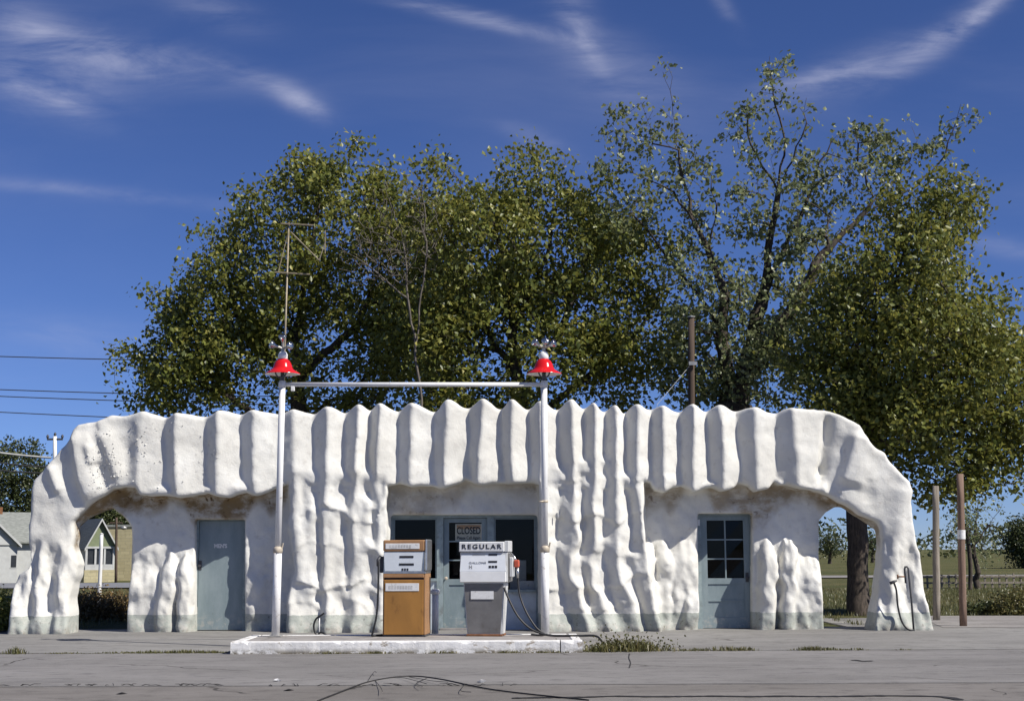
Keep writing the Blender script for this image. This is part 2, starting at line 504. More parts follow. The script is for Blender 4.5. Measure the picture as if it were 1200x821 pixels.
# ------------------------------------------------------------------ mesh helpers
class MB:
    """collects faces; build() links them as ONE mesh object"""

    def __init__(self):
        self.v, self.f = [], []

    def add(self, vs, fs):
        o = len(self.v)
        self.v += [tuple(x) for x in vs]
        self.f += [tuple(i + o for i in f) for f in fs]
        return self

    def box(self, x0, x1, y0, y1, z0, z1):
        return self.add([(x0, y0, z0), (x1, y0, z0), (x1, y1, z0), (x0, y1, z0), (x0, y0, z1), (x1, y0, z1), (x1, y1, z1), (x0, y1, z1)],
                        [(0, 3, 2, 1), (4, 5, 6, 7), (0, 1, 5, 4), (1, 2, 6, 5), (2, 3, 7, 6), (3, 0, 4, 7)])

    def bbox(self, x0, x1, y0, y1, z0, z1, b):
        """box with chamfered edges all round (8 corners cut)"""
        vs, idx = [], {}
        for sx in (0, 1):
            for sy in (0, 1):
                for sz in (0, 1):
                    X, Y, Z = (x0, x1)[sx], (y0, y1)[sy], (z0, z1)[sz]
                    ix, iy, iz = (b, -b)[sx], (b, -b)[sy], (b, -b)[sz]
                    for k, p in enumerate(((X, Y + iy, Z + iz), (X + ix, Y, Z + iz), (X + ix, Y + iy, Z))):
                        idx[(sx, sy, sz, k)] = len(vs)
                        vs.append(p)
        I = lambda a, b_, c, k: idx[(a, b_, c, k)]
        fs = []
        for s in (0, 1):
            fs.append([I(s, 0, 0, 0), I(s, 1, 0, 0), I(s, 1, 1, 0), I(s, 0, 1, 0)])
            fs.append([I(0, s, 0, 1), I(1, s, 0, 1), I(1, s, 1, 1), I(0, s, 1, 1)])
            fs.append([I(0, 0, s, 2), I(1, 0, s, 2), I(1, 1, s, 2), I(0, 1, s, 2)])
        for a in (0, 1):
            for c in (0, 1):
                fs.append([I(0, a, c, 1), I(1, a, c, 1), I(1, a, c, 2), I(0, a, c, 2)])
                fs.append([I(a, 0, c, 0), I(a, 1, c, 0), I(a, 1, c, 2), I(a, 0, c, 2)])
                fs.append([I(a, c, 0, 0), I(a, c, 1, 0), I(a, c, 1, 1), I(a, c, 0, 1)])
        for a in (0, 1):
            for b_ in (0, 1):
                for c in (0, 1):
                    fs.append([I(a, b_, c, 0), I(a, b_, c, 1), I(a, b_, c, 2)])
        ctr = Vector(((x0 + x1) / 2, (y0 + y1) / 2, (z0 + z1) / 2))
        out = []
        for f in fs:
            p = [Vector(vs[i]) for i in f]
            nrm = (p[1] - p[0]).cross(p[2] - p[0])
            if nrm.dot(sum(p, Vector()) / len(p) - ctr) < 0:
                f = f[::-1]
            out.append(tuple(f))
        return self.add(vs, out)

    def tube(self, pts, r, n=8, caps=True):
        pts = [Vector(p) for p in pts]
        rs = r if isinstance(r, (list, tuple)) else [r] * len(pts)
        o = len(self.v)
        up = None
        for i, p in enumerate(pts):
            t = (pts[min(i + 1, len(pts) - 1)] - pts[max(i - 1, 0)]).normalized()
            if up is None:
                up = t.orthogonal().normalized()
            a = (up - t * up.dot(t))
            a = a.normalized() if a.length > 1e-6 else t.orthogonal().normalized()
            up = a
            b = t.cross(a)
            for k in range(n):
                an = 2 * math.pi * k / n
                self.v.append(tuple(p + (a * math.cos(an) + b * math.sin(an)) * rs[i]))
        for i in range(len(pts) - 1):
            for k in range(n):
                k2 = (k + 1) % n
                self.f.append((o + i * n + k, o + i * n + k2, o + (i + 1) * n + k2, o + (i + 1) * n + k))
        if caps:
            self.f.append(tuple(o + k for k in range(n))[::-1])
            self.f.append(tuple(o + (len(pts) - 1) * n + k for k in range(n)))
        return self

    def lathe(self, prof, c=(0, 0, 0), n=20, axis=(0, 0, 1)):
        """profile of (radius, height) round an axis"""
        ax = Vector(axis).normalized()
        a = ax.orthogonal().normalized()
        b = ax.cross(a)
        o = len(self.v)
        c = Vector(c)
        for (r, h) in prof:
            for k in range(n):
                an = 2 * math.pi * k / n
                self.v.append(tuple(c + ax * h + (a * math.cos(an) + b * math.sin(an)) * max(r, 1e-4)))
        for i in range(len(prof) - 1):
            for k in range(n):
                k2 = (k + 1) % n
                self.f.append((o + i * n + k, o + i * n + k2, o + (i + 1) * n + k2, o + (i + 1) * n + k))
        return self

    def prism(self, poly, y0, y1):
        """polygon in x,z pushed from y0 to y1"""
        n = len(poly)
        o = len(self.v)
        self.v += [(x, y0, z) for x, z in poly] + [(x, y1, z) for x, z in poly]
        self.f.append(tuple(o + i for i in range(n)))
        self.f.append(tuple(o + n + i for i in range(n))[::-1])
        for i in range(n):
            j = (i + 1) % n
            self.f.append((o + i, o + n + i, o + n + j, o + j))
        return self

    def build(self, name, mat, parent=None, smooth=False, local=False):
        me = bpy.data.meshes.new(name)
        me.from_pydata(self.v, [], self.f)
        return link_mesh(name, me, mat, parent, smooth, local)


def link_mesh(name, me, mat, parent=None, smooth=False, local=False):
    if mat:
        me.materials.append(MATS[mat])
    if smooth:
        me.polygons.foreach_set('use_smooth', [True] * len(me.polygons))
    me.update()
    o = bpy.data.objects.new(name, me)
    COL.objects.link(o)
    if parent is not None:
        o.parent = parent
        if not local:
            o.matrix_parent_inverse = WM[parent.name].inverted()
    WM[o.name] = Matrix.Identity(4) if (parent is None or not local) else WM[parent.name]
    return o


WM = {}


def thing(name, label, cat, loc=(0, 0, 0), rotz=0.0, group=None):
    o = bpy.data.objects.new(name, None)
    o.empty_display_size = 0.3
    COL.objects.link(o)
    o.location = loc
    o.rotation_euler = (0, 0, rotz)
    WM[o.name] = Matrix.Translation(Vector(loc)) @ Matrix.Rotation(rotz, 4, 'Z')
    return tag(o, label, cat, group)


def tag(o, label=None, cat=None, group=None, kind=None):
    for k, v in (('label', label), ('category', cat), ('group', group), ('kind', kind)):
        if v:
            o[k] = v
    return o


def text_part(body, size, mat, parent, loc, name='lettering', width=None, depth=0.002, rotx=math.pi / 2, bold=0.0, space=1.0):
    cu = bpy.data.curves.new(name, 'FONT')
    cu.body = body
    cu.size = size
    cu.align_x = 'CENTER'
    cu.align_y = 'CENTER'
    cu.extrude = depth
    cu.offset = bold
    cu.space_character = space
    tmp = bpy.data.objects.new('tmp_text', cu)
    COL.objects.link(tmp)
    dg = bpy.context.evaluated_depsgraph_get()
    me = bpy.data.meshes.new_from_object(tmp.evaluated_get(dg))
    me.name = name
    bpy.data.objects.remove(tmp)
    bpy.data.curves.remove(cu)
    xs = [v.co.x for v in me.vertices]
    sc = 1.0 if width is None else width / max(1e-4, max(xs) - min(xs))
    M = Matrix.Translation(loc) @ Matrix.Rotation(rotx, 4, 'X') @ Matrix.Diagonal((sc, 1, 1, 1))
    me.transform(M)
    me.materials.clear()
    return link_mesh(name, me, mat, parent, False, True)


def catmull(pts, n=8):
    pts = [Vector(p) for p in pts]
    out = []
    for i in range(len(pts) - 1):
        p0, p1, p2, p3 = pts[max(i - 1, 0)], pts[i], pts[i + 1], pts[min(i + 2, len(pts) - 1)]
        for k in range(n):
            t = k / n
            out.append(0.5 * ((2 * p1) + (p2 - p0) * t + (2 * p0 - 5 * p1 + 4 * p2 - p3) * t * t + (3 * p1 - p0 - 3 * p2 + p3) * t ** 3))
    out.append(pts[-1])
    return out


# ------------------------------------------------------------------ value noise
def vnoise(x, z, seed):
    r = np.random.default_rng(seed)
    L = r.random((64, 64)).astype(np.float32)
    xi = np.floor(x).astype(int)
    zi = np.floor(z).astype(int)
    fx = (x - xi).astype(np.float32)
    fz = (z - zi).astype(np.float32)
    fx = fx * fx * fx * (fx * (fx * 6 - 15) + 10)
    fz = fz * fz * fz * (fz * (fz * 6 - 15) + 10)
    a = L[xi % 64, zi % 64]
    b = L[(xi + 1) % 64, zi % 64]
    c = L[xi % 64, (zi + 1) % 64]
    d = L[(xi + 1) % 64, (zi + 1) % 64]
    return (a * (1 - fx) + b * fx) * (1 - fz) + (c * (1 - fx) + d * fx) * fz - 0.5


def fbm(x, z, seed, octv=3):
    s, a = 0, 1.0
    for i in range(octv):
        s = s + a * vnoise(x * 2 ** i + 13.7 * i, z * 2 ** i + 5.1 * i, seed + i)
        a *= 0.5
    return s


# ================================================================== SETTING
def terrain_z(x, y):
    """lot is level; the land falls away gently behind it on the left"""
    t = np.clip((np.asarray(y, float) - 66) / 64.0, 0, 1)
    t = t * t * (3 - 2 * t)
    s = np.clip((-np.asarray(x, float) - 2) / 12.0, 0, 1)
    return -1.2 * t * s - 0.012


def ground_sheet():
    xs = np.concatenate([np.linspace(-1500, -90, 12), np.linspace(-80, 60, 90), np.linspace(75, 1500, 12)])
    ys = np.concatenate([np.linspace(-40, 10, 4), np.linspace(12, 160, 100), np.linspace(180, 3000, 14)])
    Xg, Yg = np.meshgrid(xs, ys, indexing='ij')
    Zg = terrain_z(Xg, Yg)
    nx, ny = Xg.shape
    vs = np.stack([Xg, Yg, Zg], -1).reshape(-1, 3).tolist()
    fs = [(i * ny + j, (i + 1) * ny + j, (i + 1) * ny + j + 1, i * ny + j + 1) for i in range(nx - 1) for j in range(ny - 1)]
    o = MB().add(vs, fs).build('ground', 'grass_ground', None, True)
    tag(o, 'dry green grass field behind and around the gas station', kind='structure')


ground_sheet()


def sheet(name, poly, z, mat, label, parent=None, th=0.0):
    n = len(poly)
    mb = MB()
    if th:
        mb.add([(x, y, z) for x, y in poly] + [(x, y, z - th) for x, y in poly],
               [tuple(range(n))] + [(i, i + n, (i + 1) % n + n, (i + 1) % n) for i in range(n)])
    else:
        mb.add([(x, y, z) for x, y in poly], [tuple(range(n))])
    o = mb.build(name, mat, parent)
    if parent is None:
        tag(o, label, kind='structure')
    return o


def wob_edge(x0, x1, y, amp, step=0.35, seed=1):
    xs = np.arange(x0, x1 + 1e-6, step)
    n = fbm(xs * 0.9, xs * 0 + seed, 50 + seed, 3)
    return [(float(a), float(y + amp * b)) for a, b in zip(xs, n)]


JOINT_Y = 21.75          # weedy joint between forecourt slab and street
near = wob_edge(-45, 40, JOINT_Y, 0.10, seed=2)
far = [(9.4, 31.6), (6.5, 31.6), (6.5, 28.2), (-9.4, 28.3), (-9.6, 27.9), (-45, 27.9)]
sheet('forecourt', near + [(40, 29.9), (20, 30.2)] + far, 0.012, 'forecourt', 'level grey concrete forecourt around the gas station', th=0.02)
e2 = wob_edge(-45, 40, JOINT_Y - 0.05, 0.10, seed=2)
GUT = 16.45
g1 = wob_edge(-45, 40, GUT, 0.05, seed=5)
sheet('street', g1 + e2[::-1], 0.006, 'street', 'worn grey street surface in front of the pump island', th=0.02)
sheet('gutter', [(-45, -20), (40, -20)] + wob_edge(-45, 40, GUT - 0.05, 0.05, seed=5)[::-1], 0.0, 'gutter', 'darker grey brown gutter strip along the bottom edge', th=0.02)
# pale gravel drive at the right, back road on the left, far road on the right
sheet('gravel_drive', [(8.2, 27.6), (40, 24.0), (40, 31.2), (24, 31.6), (15, 32.0), (9.0, 32.4)], 0.018, 'gravel', 'pale gravel drive beside the right arch')


def terrain_strip(name, pts, w, dz, mat, label):
    vs, fs = [], []
    for i, (x, y) in enumerate(pts):
        for s in (-1, 1):
            vs.append((x, y + s * w / 2, float(terrain_z(x, y + s * w / 2)) + dz))
    for i in range(len(pts) - 1):
        fs.append((2 * i, 2 * i + 2, 2 * i + 3, 2 * i + 1))
    o = MB().add(vs, fs).build(name, mat)
    tag(o, label, kind='structure')


terrain_strip('back_road', [(x, 66) for x in np.linspace(-120, -6, 60)], 11, 0.05, 'asphalt', 'grey road seen through the left arch')
terrain_strip('far_road', [(x, 78 + 0.01 * x) for x in np.linspace(4, 200, 60)], 6, 0.05, 'gravel', 'pale far road crossing the field on the right')


def tar_line(pts, w, name='tar_seam', z=0.004, label=None):
    mb = MB()
    pts = catmull([Vector((p[0], p[1], 0)) for p in pts], 8)
    vs, fs = [], []
    for i, p in enumerate(pts):
        t = (pts[min(i + 1, len(pts) - 1)] - pts[max(i - 1, 0)]).normalized()
        nrm = Vector((-t.y, t.x, 0))
        ww = w * (0.6 + 0.8 * random.random())
        vs += [tuple(p + nrm * ww / 2 + Vector((0, 0, z))), tuple(p - nrm * ww / 2 + Vector((0, 0, z)))]
    for i in range(len(pts) - 1):
        fs.append((2 * i, 2 * i + 1, 2 * i + 3, 2 * i + 2))
    o = mb.add(vs, fs).build(name, 'tar')
    tag(o, label, kind='structure')


tar_line([G(600 + i * 40, 818 - min(i, 3) * 0.7 + random.uniform(-0.5, 0.5)) for i in range(11)] + [G(1040, 815), G(1100, 816), G(1126, 820)], 0.10, label='dark tar seam across the gutter at lower right', z=0.006)
tar_line([G(738, 766), G(737, 771), G(739, 777), G(737.5, 783)], 0.016, label='short dark crack beside the big weed clump', z=0.012)
tar_line([G(1000, 773.5), G(1012, 775), G(1022, 774.5)], 0.09, label='short tar patch in the street near the right arch', z=0.012)


# ================================================================== THE GAS STATION: plaster shell as a sampled solid
YF, YW = 27.0, 27.42           # front of the bulging fascia, face of the recessed walls
RIDGE = {  # ridge lines of the plaster folds: (pixel y, pixel x) points on the front face
    1: [(480, 167), (530, 162), (580, 161)], 2: [(480, 207), (580, 207)], 3: [(480, 257), (580, 255)], 4: [(480, 297), (580, 298)],
    5: [(478, 344), (550, 343), (562, 345), (600, 345), (640, 350), (690, 344), (740, 340)], 6: [(478, 384), (550, 384), (575, 381), (600, 379), (640, 380), (685, 378), (700, 384), (740, 382)],
    7: [(473, 421), (560, 418), (600, 414), (640, 415), (690, 412), (740, 415)], 8: [(473, 445), (560, 443), (600, 445), (740, 446)],
    9: [(472, 483), (520, 482), (560, 480)], 10: [(470, 524), (560, 521)], 11: [(468, 566), (520, 562), (560, 561)], 12: [(468, 600), (520, 598), (560, 600)],
    13: [(470, 634), (560, 633), (600, 640), (740, 640)],
    14: [(470, 670), (560, 671), (590, 673), (634, 677), (650, 668), (679, 670), (692, 681), (711, 684), (740, 690)],
    15: [(472, 696), (560, 697), (590, 695), (645, 698), (657, 693), (685, 695), (700, 705), (740, 714)],
    16: [(474, 721), (535, 721), (590, 724), (640, 725), (650, 723), (681, 727), (700, 739), (740, 748)],
    17: [(474, 746), (560, 746), (590, 749), (630, 752), (650, 757), (690, 762), (740, 772)],
    18: [(474, 776), (560, 777)], 19: [(474, 812), (560, 812)], 20: [(474, 843), (500, 847), (560, 847)], 21: [(478, 884), (560, 886)], 22: [(478, 928), (520, 931), (560, 934)],
}
VALLEY = {
    0: [(480, 140), (580, 135)], 1: [(480, 192), (580, 194)], 2: [(480, 241), (580, 243)], 3: [(480, 281), (580, 283)], 4: [(480, 324), (560, 325), (600, 328), (740, 326)],
    5: [(480, 366), (560, 367), (600, 373), (740, 373)], 6: [(480, 403), (560, 405), (600, 407), (740, 402)], 7: [(480, 433), (560, 432), (600, 437), (740, 436)],
    8: [(480, 466), (560, 467)], 9: [(480, 508), (560, 508)], 10: [(478, 548), (530, 549), (560, 552)], 11: [(478, 586), (520, 585), (560, 590)], 12: [(479, 619), (560, 621)],
    13: [(479, 653), (560, 656), (600, 658), (650, 651), (680, 660), (740, 672)], 14: [(478, 684), (560, 684), (600, 684), (650, 680), (690, 689), (740, 700)],
    15: [(480, 708), (560, 708), (600, 709), (650, 709), (690, 714), (740, 728)], 16: [(483, 732), (560, 733), (600, 738), (650, 739), (690, 744), (740, 756)],
    17: [(480, 762), (560, 764), (740, 790)], 18: [(481, 796), (560, 798)], 19: [(481, 828), (560, 832)], 20: [(481, 864), (560, 868)], 21: [(483, 909), (560, 910)], 22: [(480, 966), (560, 962)],
}
AMP = {1: .10, 2: .17, 3: .17, 4: .16, 5: .15, 6: .19, 7: .22, 8: .21, 9: .19, 10: .19, 11: .21, 12: .21, 13: .2, 14: .21, 15: .2, 16: .2, 17: .21, 18: .22, 19: .23, 20: .21, 21: .2, 22: .2}


def li(pl, y):
    a = np.array(pl, float)
    return np.interp(y, a[:, 0], a[:, 1])


def fold_height(px, py):
    """0 in a valley, 1 on a ridge, times the fold's depth in metres"""
    h = np.zeros_like(px)
    for k in RIDGE:
        rx, v0, v1 = li(RIDGE[k], py), li(VALLEY[k - 1], py), li(VALLEY[k], py)
        tl = np.clip((px - v0) / np.maximum(rx - v0, 3), 0, 1)
        tr = np.clip((v1 - px) / np.maximum(v1 - rx, 3), 0, 1)
        t = np.where(px < rx, tl, tr)
        w_ = np.where(px < rx, rx - v0, v1 - rx)
        cr = np.clip(2.2 / np.maximum(w_, 6), 0.05, 0.4)            # crest kept tight, about 3 px round
        u = 1 - t
        prof = 1 - (np.sqrt(u * u + cr * cr) - cr) / (np.sqrt(1 + cr * cr) - cr)
        prof = np.where(px < rx, prof ** 1.15, 0.92 * prof + 0.08 * prof * prof)
        inside = (px >= v0) & (px < v1)
        h = np.where(inside, prof * AMP[k] * 1.0, h)
    return h


def fold_amp(px):
    ks = sorted(AMP)
    return np.interp(px, [li(RIDGE[k], 520) for k in ks], [AMP[k] for k in ks])


def seg_bump(px, py, pts, wl, wr, amp):
    """a single crease or ridge along a polyline, different width on each side"""
    best = np.full(px.shape, 1e9, np.float32)
    side = np.zeros(px.shape, np.float32)
    tt = np.zeros(px.shape, np.float32)
    L = len(pts) - 1
    for i in range(L):
        (x0, y0), (x1, y1) = pts[i], pts[i + 1]
        dx, dy = x1 - x0, y1 - y0
        t = np.clip(((px - x0) * dx + (py - y0) * dy) / (dx * dx + dy * dy), 0, 1)
        d = np.hypot(px - x0 - t * dx, py - y0 - t * dy)
        s = np.sign((px - x0) * dy - (py - y0) * dx)
        m_ = d < best
        best = np.where(m_, d, best)
        side = np.where(m_, s, side)
        tt = np.where(m_, (i + t) / L, tt)
    w = np.where(side > 0, wr, wl)
    taper = np.clip(np.minimum(tt, 1 - tt) * 5 + 0.35, 0, 1)
    return amp * taper * np.exp(-(best / w) ** 2)


def poly_sdf(poly, px, py):
    d = np.full(px.shape, 1e18, np.float64)
    s = np.ones(px.shape)
    n = len(poly)
    j = n - 1
    for i in range(n):
        ax, ay = poly[i]
        bx, by = poly[j]
        ex, ey = bx - ax, by - ay
        wx, wy = px - ax, py - ay
        t = np.clip((wx * ex + wy * ey) / max(ex * ex + ey * ey, 1e-9), 0, 1)
        d = np.minimum(d, (wx - ex * t) ** 2 + (wy - ey * t) ** 2)
        c1, c2, c3 = py >= ay, py < by, ex * wy > ey * wx
        flip = (c1 & c2 & c3) | (~c1 & ~c2 & ~c3)
        s = np.where(flip, -s, s)
        j = i
    return s * np.sqrt(d)


# outline of the front mass, in photograph pixels on the plane of its face
PEAKY = {1: 482, 2: 483, 3: 480.5, 4: 479.7, 5: 479, 6: 476.8, 7: 472.8, 8: 472, 9: 471.6, 10: 467.8, 11: 467, 12: 467.4, 13: 469, 14: 468, 15: 471.8, 16: 473.8, 17: 473.4, 18: 474, 19: 474, 20: 474.6, 21: 477, 22: 477.6}
VALY = {0: 486.5, 1: 487.3, 2: 487, 3: 484.7, 4: 483.7, 5: 483.7, 6: 482.3, 7: 480, 8: 480.5, 9: 481.5, 10: 478, 11: 477.5, 12: 479, 13: 478.8, 14: 478, 15: 482, 16: 483, 17: 479, 18: 482, 19: 480.5, 20: 480.4, 21: 483, 22: 480}
top = []
for k in range(1, 23):
    rx, v1, v0 = li(RIDGE[k], 476), li(VALLEY[k], 480), li(VALLEY[k - 1], 480)
    for t in np.linspace(0, 1, 7)[:-1]:
        top.append((v0 + (rx - v0) * t, VALY[k - 1] + (PEAKY[k] - VALY[k - 1]) * (0.5 - 0.5 * math.cos(math.pi * t))))
    for t in np.linspace(0, 1, 7)[:-1]:
        top.append((rx + (v1 - rx) * t, PEAKY[k] + (VALY[k] - PEAKY[k]) * (0.5 - 0.5 * math.cos(math.pi * t))))
left_out = [(9, 760), (11, 741), (12, 710), (14, 686), (19, 673), (30, 666), (32, 655), (31, 640), (30, 630), (31, 611), (32.5, 600), (33, 573), (36, 563), (44, 553), (55, 542), (64, 532), (80, 514), (83, 503), (89, 496.5), (97, 495), (110, 492.5), (120, 488), (128, 485.6)]
right_out = [(968, 479), (985, 483), (1000, 491), (1008, 497), (1014, 505), (1020, 516), (1030, 526), (1040, 531), (1047, 541), (1058, 553), (1068, 564), (1072, 575), (1071, 590), (1073, 608), (1076, 630), (1081, 650), (1085, 680), (1088, 710), (1091, 735), (1093, 760)]
right_in = [(1019, 760), (1022, 737), (1025, 722), (1029, 700), (1033, 672), (1036, 640), (1035, 620), (1032, 612), (1026, 608), (1012, 604), (996, 592), (984, 587), (972, 580), (952, 574), (930, 570), (914, 567), (908, 563)]
rec_r = [(900, 572), (886, 576), (878, 569), (866, 566), (855, 574), (846, 576), (836, 571), (827, 572), (813, 576), (800, 568), (788, 571), (778, 578), (768, 575), (762, 565), (755, 564), (755, 610), (757, 640), (764, 680), (772, 715), (777, 760)]
mid = [(634, 760), (632, 700), (632, 568), (623, 565.5), (600, 567), (585, 567), (566, 568), (557, 567), (545, 562), (535, 567), (521, 572), (505, 569), (482, 570.5), (467, 565.5), (453, 569), (452, 640), (453, 760)]
rec_l = [(335, 760), (336, 700), (339, 688), (345, 668), (341, 640), (336, 620), (337, 600), (337, 566), (330, 569), (320, 572), (310, 577), (298, 581), (288, 576), (276, 578), (266, 583), (255, 581), (241, 577), (226, 581), (207, 583), (192, 580), (175, 581), (162, 580)]
left_in = [(157, 571), (144, 570), (131, 573), (117, 581), (103, 590), (91, 601), (83, 611), (82, 640), (86, 651), (89, 662), (88, 674), (83, 684), (80, 700), (81, 720), (82, 760)]
FRONT = left_out + top + right_out + right_in + rec_r + mid + rec_l + left_in
BACK = [(50, 640), (82, 622), (98, 607), (120, 597), (132, 595), (145, 605), (154, 617), (155, 657), (153, 684), (150, 715), (149, 760), (965, 760), (964, 735), (962, 687), (960, 648), (960, 610), (968, 600), (978, 594), (988, 592), (1010, 606), (1030, 620), (1045, 640),
        (1058, 600), (1025, 545), (965, 505), (120, 510), (60, 560)]

DX = 0.033
gx = np.arange(-9.9, 8.35, DX, dtype=np.float32)
gz = np.arange(-0.12, 4.75, DX, dtype=np.float32)
gy = np.arange(26.45, 28.10, DX, dtype=np.float32)
XX, ZZ = np.meshgrid(gx, gz, indexing='ij')
FPXx, FPXy = proj(XX, YF - 0.1, ZZ)
BPXx, BPXy = proj(XX, YW, ZZ)

# --- front displacement
secA = np.clip((FPXx - 328) / 8, 0, 1) * np.clip((456 - FPXx) / 6, 0, 1)
secB = np.clip((FPXx - 628) / 8, 0, 1) * np.clip((800 - FPXx) / 12, 0, 1)
low = np.clip((FPXy - 553) / 14, 0, 1)
lowsec = low * np.maximum(secA, secB)
wob = fbm(XX * 2.2, ZZ * 2.2, 31) * 9.0
h = fold_height(FPXx + wob * lowsec * 0.45 + fbm(XX * 1.2, ZZ * 1.6, 5, 2) * 3.2 * (1 - lowsec), FPXy)
# fade of the vertical folds over the two arches
side = np.clip((FPXx - 135) / 25, 0, 1) * np.clip((972 - FPXx) / 6, 0, 1)
# the grooves run out just above the lip
lipy = np.interp(FPXx, [130, 162, 320, 336, 337, 452, 453, 632, 633, 754, 755, 900, 960], [576, 580, 576, 566, 562, 562, 572, 570, 560, 560, 574, 574, 572])
fill = np.clip((FPXy - (lipy - 15 + fbm(XX * 3, XX * 0, 55, 2) * 9)) / 12.0, 0, 1) * (FPXy < lipy + 12)
h = np.maximum(h, 0.6 * fold_amp(FPXx) * fill ** 1.5 * np.where(np.abs(FPXx - 542) < 90, 0.75, 1.0) * (1 - 0.45 * np.maximum(secA, secB)))
h = h * side
# tiers of drips down the two full-height wall pieces
tier = np.zeros_like(h)
for (yt, st, amp) in ((556, 1, 0.035), (602, 2, 0.06), (640, 3, 0.03), (684, 4, 0.06), (709, 5, 0.03)):
    yb = yt + fbm(XX * 2.6, XX * 0 + st * 3.3, 60 + st, 2) * 22
    dd = yb - FPXy            # >0 above the lip
    tier = tier + amp * np.where(dd > 0, np.exp(-np.clip(dd, 0, 400) / 15.0), np.exp(-(dd / 2.2) ** 2) * 1.0 * (dd > -6)) * (0.3 + 1.4 * np.clip(fbm(XX * 3.1, ZZ * 0.6, 80 + st, 2) + 0.4, 0, 1))
h = h * (1 - lowsec * (0.42 * secA + 0.16 * secB))
# the lower grooves are broken up: bridges of plaster cross them here and there
for k, brk in {5: (556, 603, 690), 6: (560, 604, 694), 7: (556, 592, 640, 690), 13: (554, 640), 14: (546, 662), 15: (538, 634), 16: (560, 650)}.items():
    vx = li(VALLEY[k], FPXy)
    for yb in brk:
        jy = (FPXy - yb - (FPXx - vx) * 0.35 + fbm(XX * 5, ZZ * 5, 200 + k, 2) * 9) / (9.0 if yb < 570 else 8.0)
        br_ = np.exp(-jy ** 2) * np.exp(-((FPXx - vx) / 17.0) ** 2) * np.clip((FPXy - 530) / 12, 0, 1)
        h = h + br_ * np.maximum(AMP[k] * (0.55 if k < 8 else 0.72) - h, 0) * (0.8 if k < 8 or yb < 570 else 0.55)
h = h + 0.75 * tier * lowsec
h = h + lowsec * (fbm(XX * 3.4, ZZ * 1.1, 7, 2) * 0.11 + fbm(XX * 6.0, ZZ * 4.0, 8, 2) * 0.035)
h = h + (1 - lowsec) * (fbm(XX * 2.3, ZZ * 2.3, 9, 3) * 0.04)
# flare towards the ground
h = h + 0.14 * lowsec * np.clip((FPXy - 690) / 45, 0, 1) ** 2
# creases and ridges on the arches
for pts, wl, wr, a in (
        ([(1006, 504), (998, 535), (988, 569)], 8, 30, 0.17), ([(970, 484), (967, 520), (961, 556)], 3.0, 9, -0.15), ([(963, 545), (963, 558)], 6, 7, -0.08),
        ([(1062, 566), (1056, 600), (1056, 660)], 14, 10, 0.07), ([(1020, 560), (1018, 590)], 8, 8, -0.03), ([(1046, 640), (1044, 700), (1040, 738)], 6, 10, 0.09), ([(1064, 655), (1064, 728)], 5, 5, -0.07),
        ([(83, 505), (88, 530), (93, 562), (103, 588)], 5, 26, 0.15), ([(102, 520), (107, 545)], 4, 8, 0.06), ([(117, 507), (126, 528), (138, 565)], 6, 14, 0.10), ([(112, 540), (124, 572)], 7, 5, -0.05),
        ([(56, 545), (60, 560), (68, 578)], 5, 9, 0.09), ([(37, 640), (36, 690), (33, 735)], 4, 6, -0.09), ([(45, 645), (42, 700), (44, 735)], 5, 9, 0.07), ([(52, 640), (60, 680), (52, 735)], 6, 8, -0.07), ([(70, 640), (72, 690), (70, 735)], 8, 8, 0.09),
        ([(150, 520), (148, 560)], 8, 6, -0.04)):
    h = h + seg_bump(FPXx, FPXy, pts, wl, wr, a)
legs = np.clip((95 - FPXx) / 6, 0, 1) + np.clip((FPXx - 1018) / 6, 0, 1)
lowleg = legs * np.clip((FPXy - 625) / 20, 0, 1)
h = h + lowleg * (fbm(XX * 4.0, ZZ * 2.2, 17, 3) * 0.14)
h = h + legs * 0.22 * np.clip((FPXy - 660) / 75, 0, 1) ** 1.5

f_edge = poly_sdf(FRONT, FPXx, FPXy) / 61.5
f_edge = f_edge + fbm(XX * 5, ZZ * 5, 21, 2) * 0.03
# --- recessed wall displacement: lumps like ice standing against the wall
hb = fbm(BPXx * 0.045, BPXy * 0.03, 41, 3) * 0.05 + fbm(XX * 6, ZZ * 5, 43, 2) * 0.025


def lump(x0, x1, ytop, amp, lean=0.0, soft=3.0):
    cx = (x0 + x1) / 2 + (BPXy - 700) * lean + fbm(BPXx * 0 + x0, BPXy * 0.045, 90, 2) * 7
    w = (x1 - x0) / 2
    yt = ytop + fbm(BPXx * 0.12, BPXy * 0 + x0, 33, 2) * 10
    t = np.clip((BPXy - yt) / 26.0, 0, 1) ** 0.6
    ww = w * (0.35 + 0.65 * np.clip((BPXy - yt) / 22.0, 0, 1))
    return amp * t * np.clip(1.25 - (np.abs(BPXx - cx) / ww) ** 2, 0, 1) ** 0.55


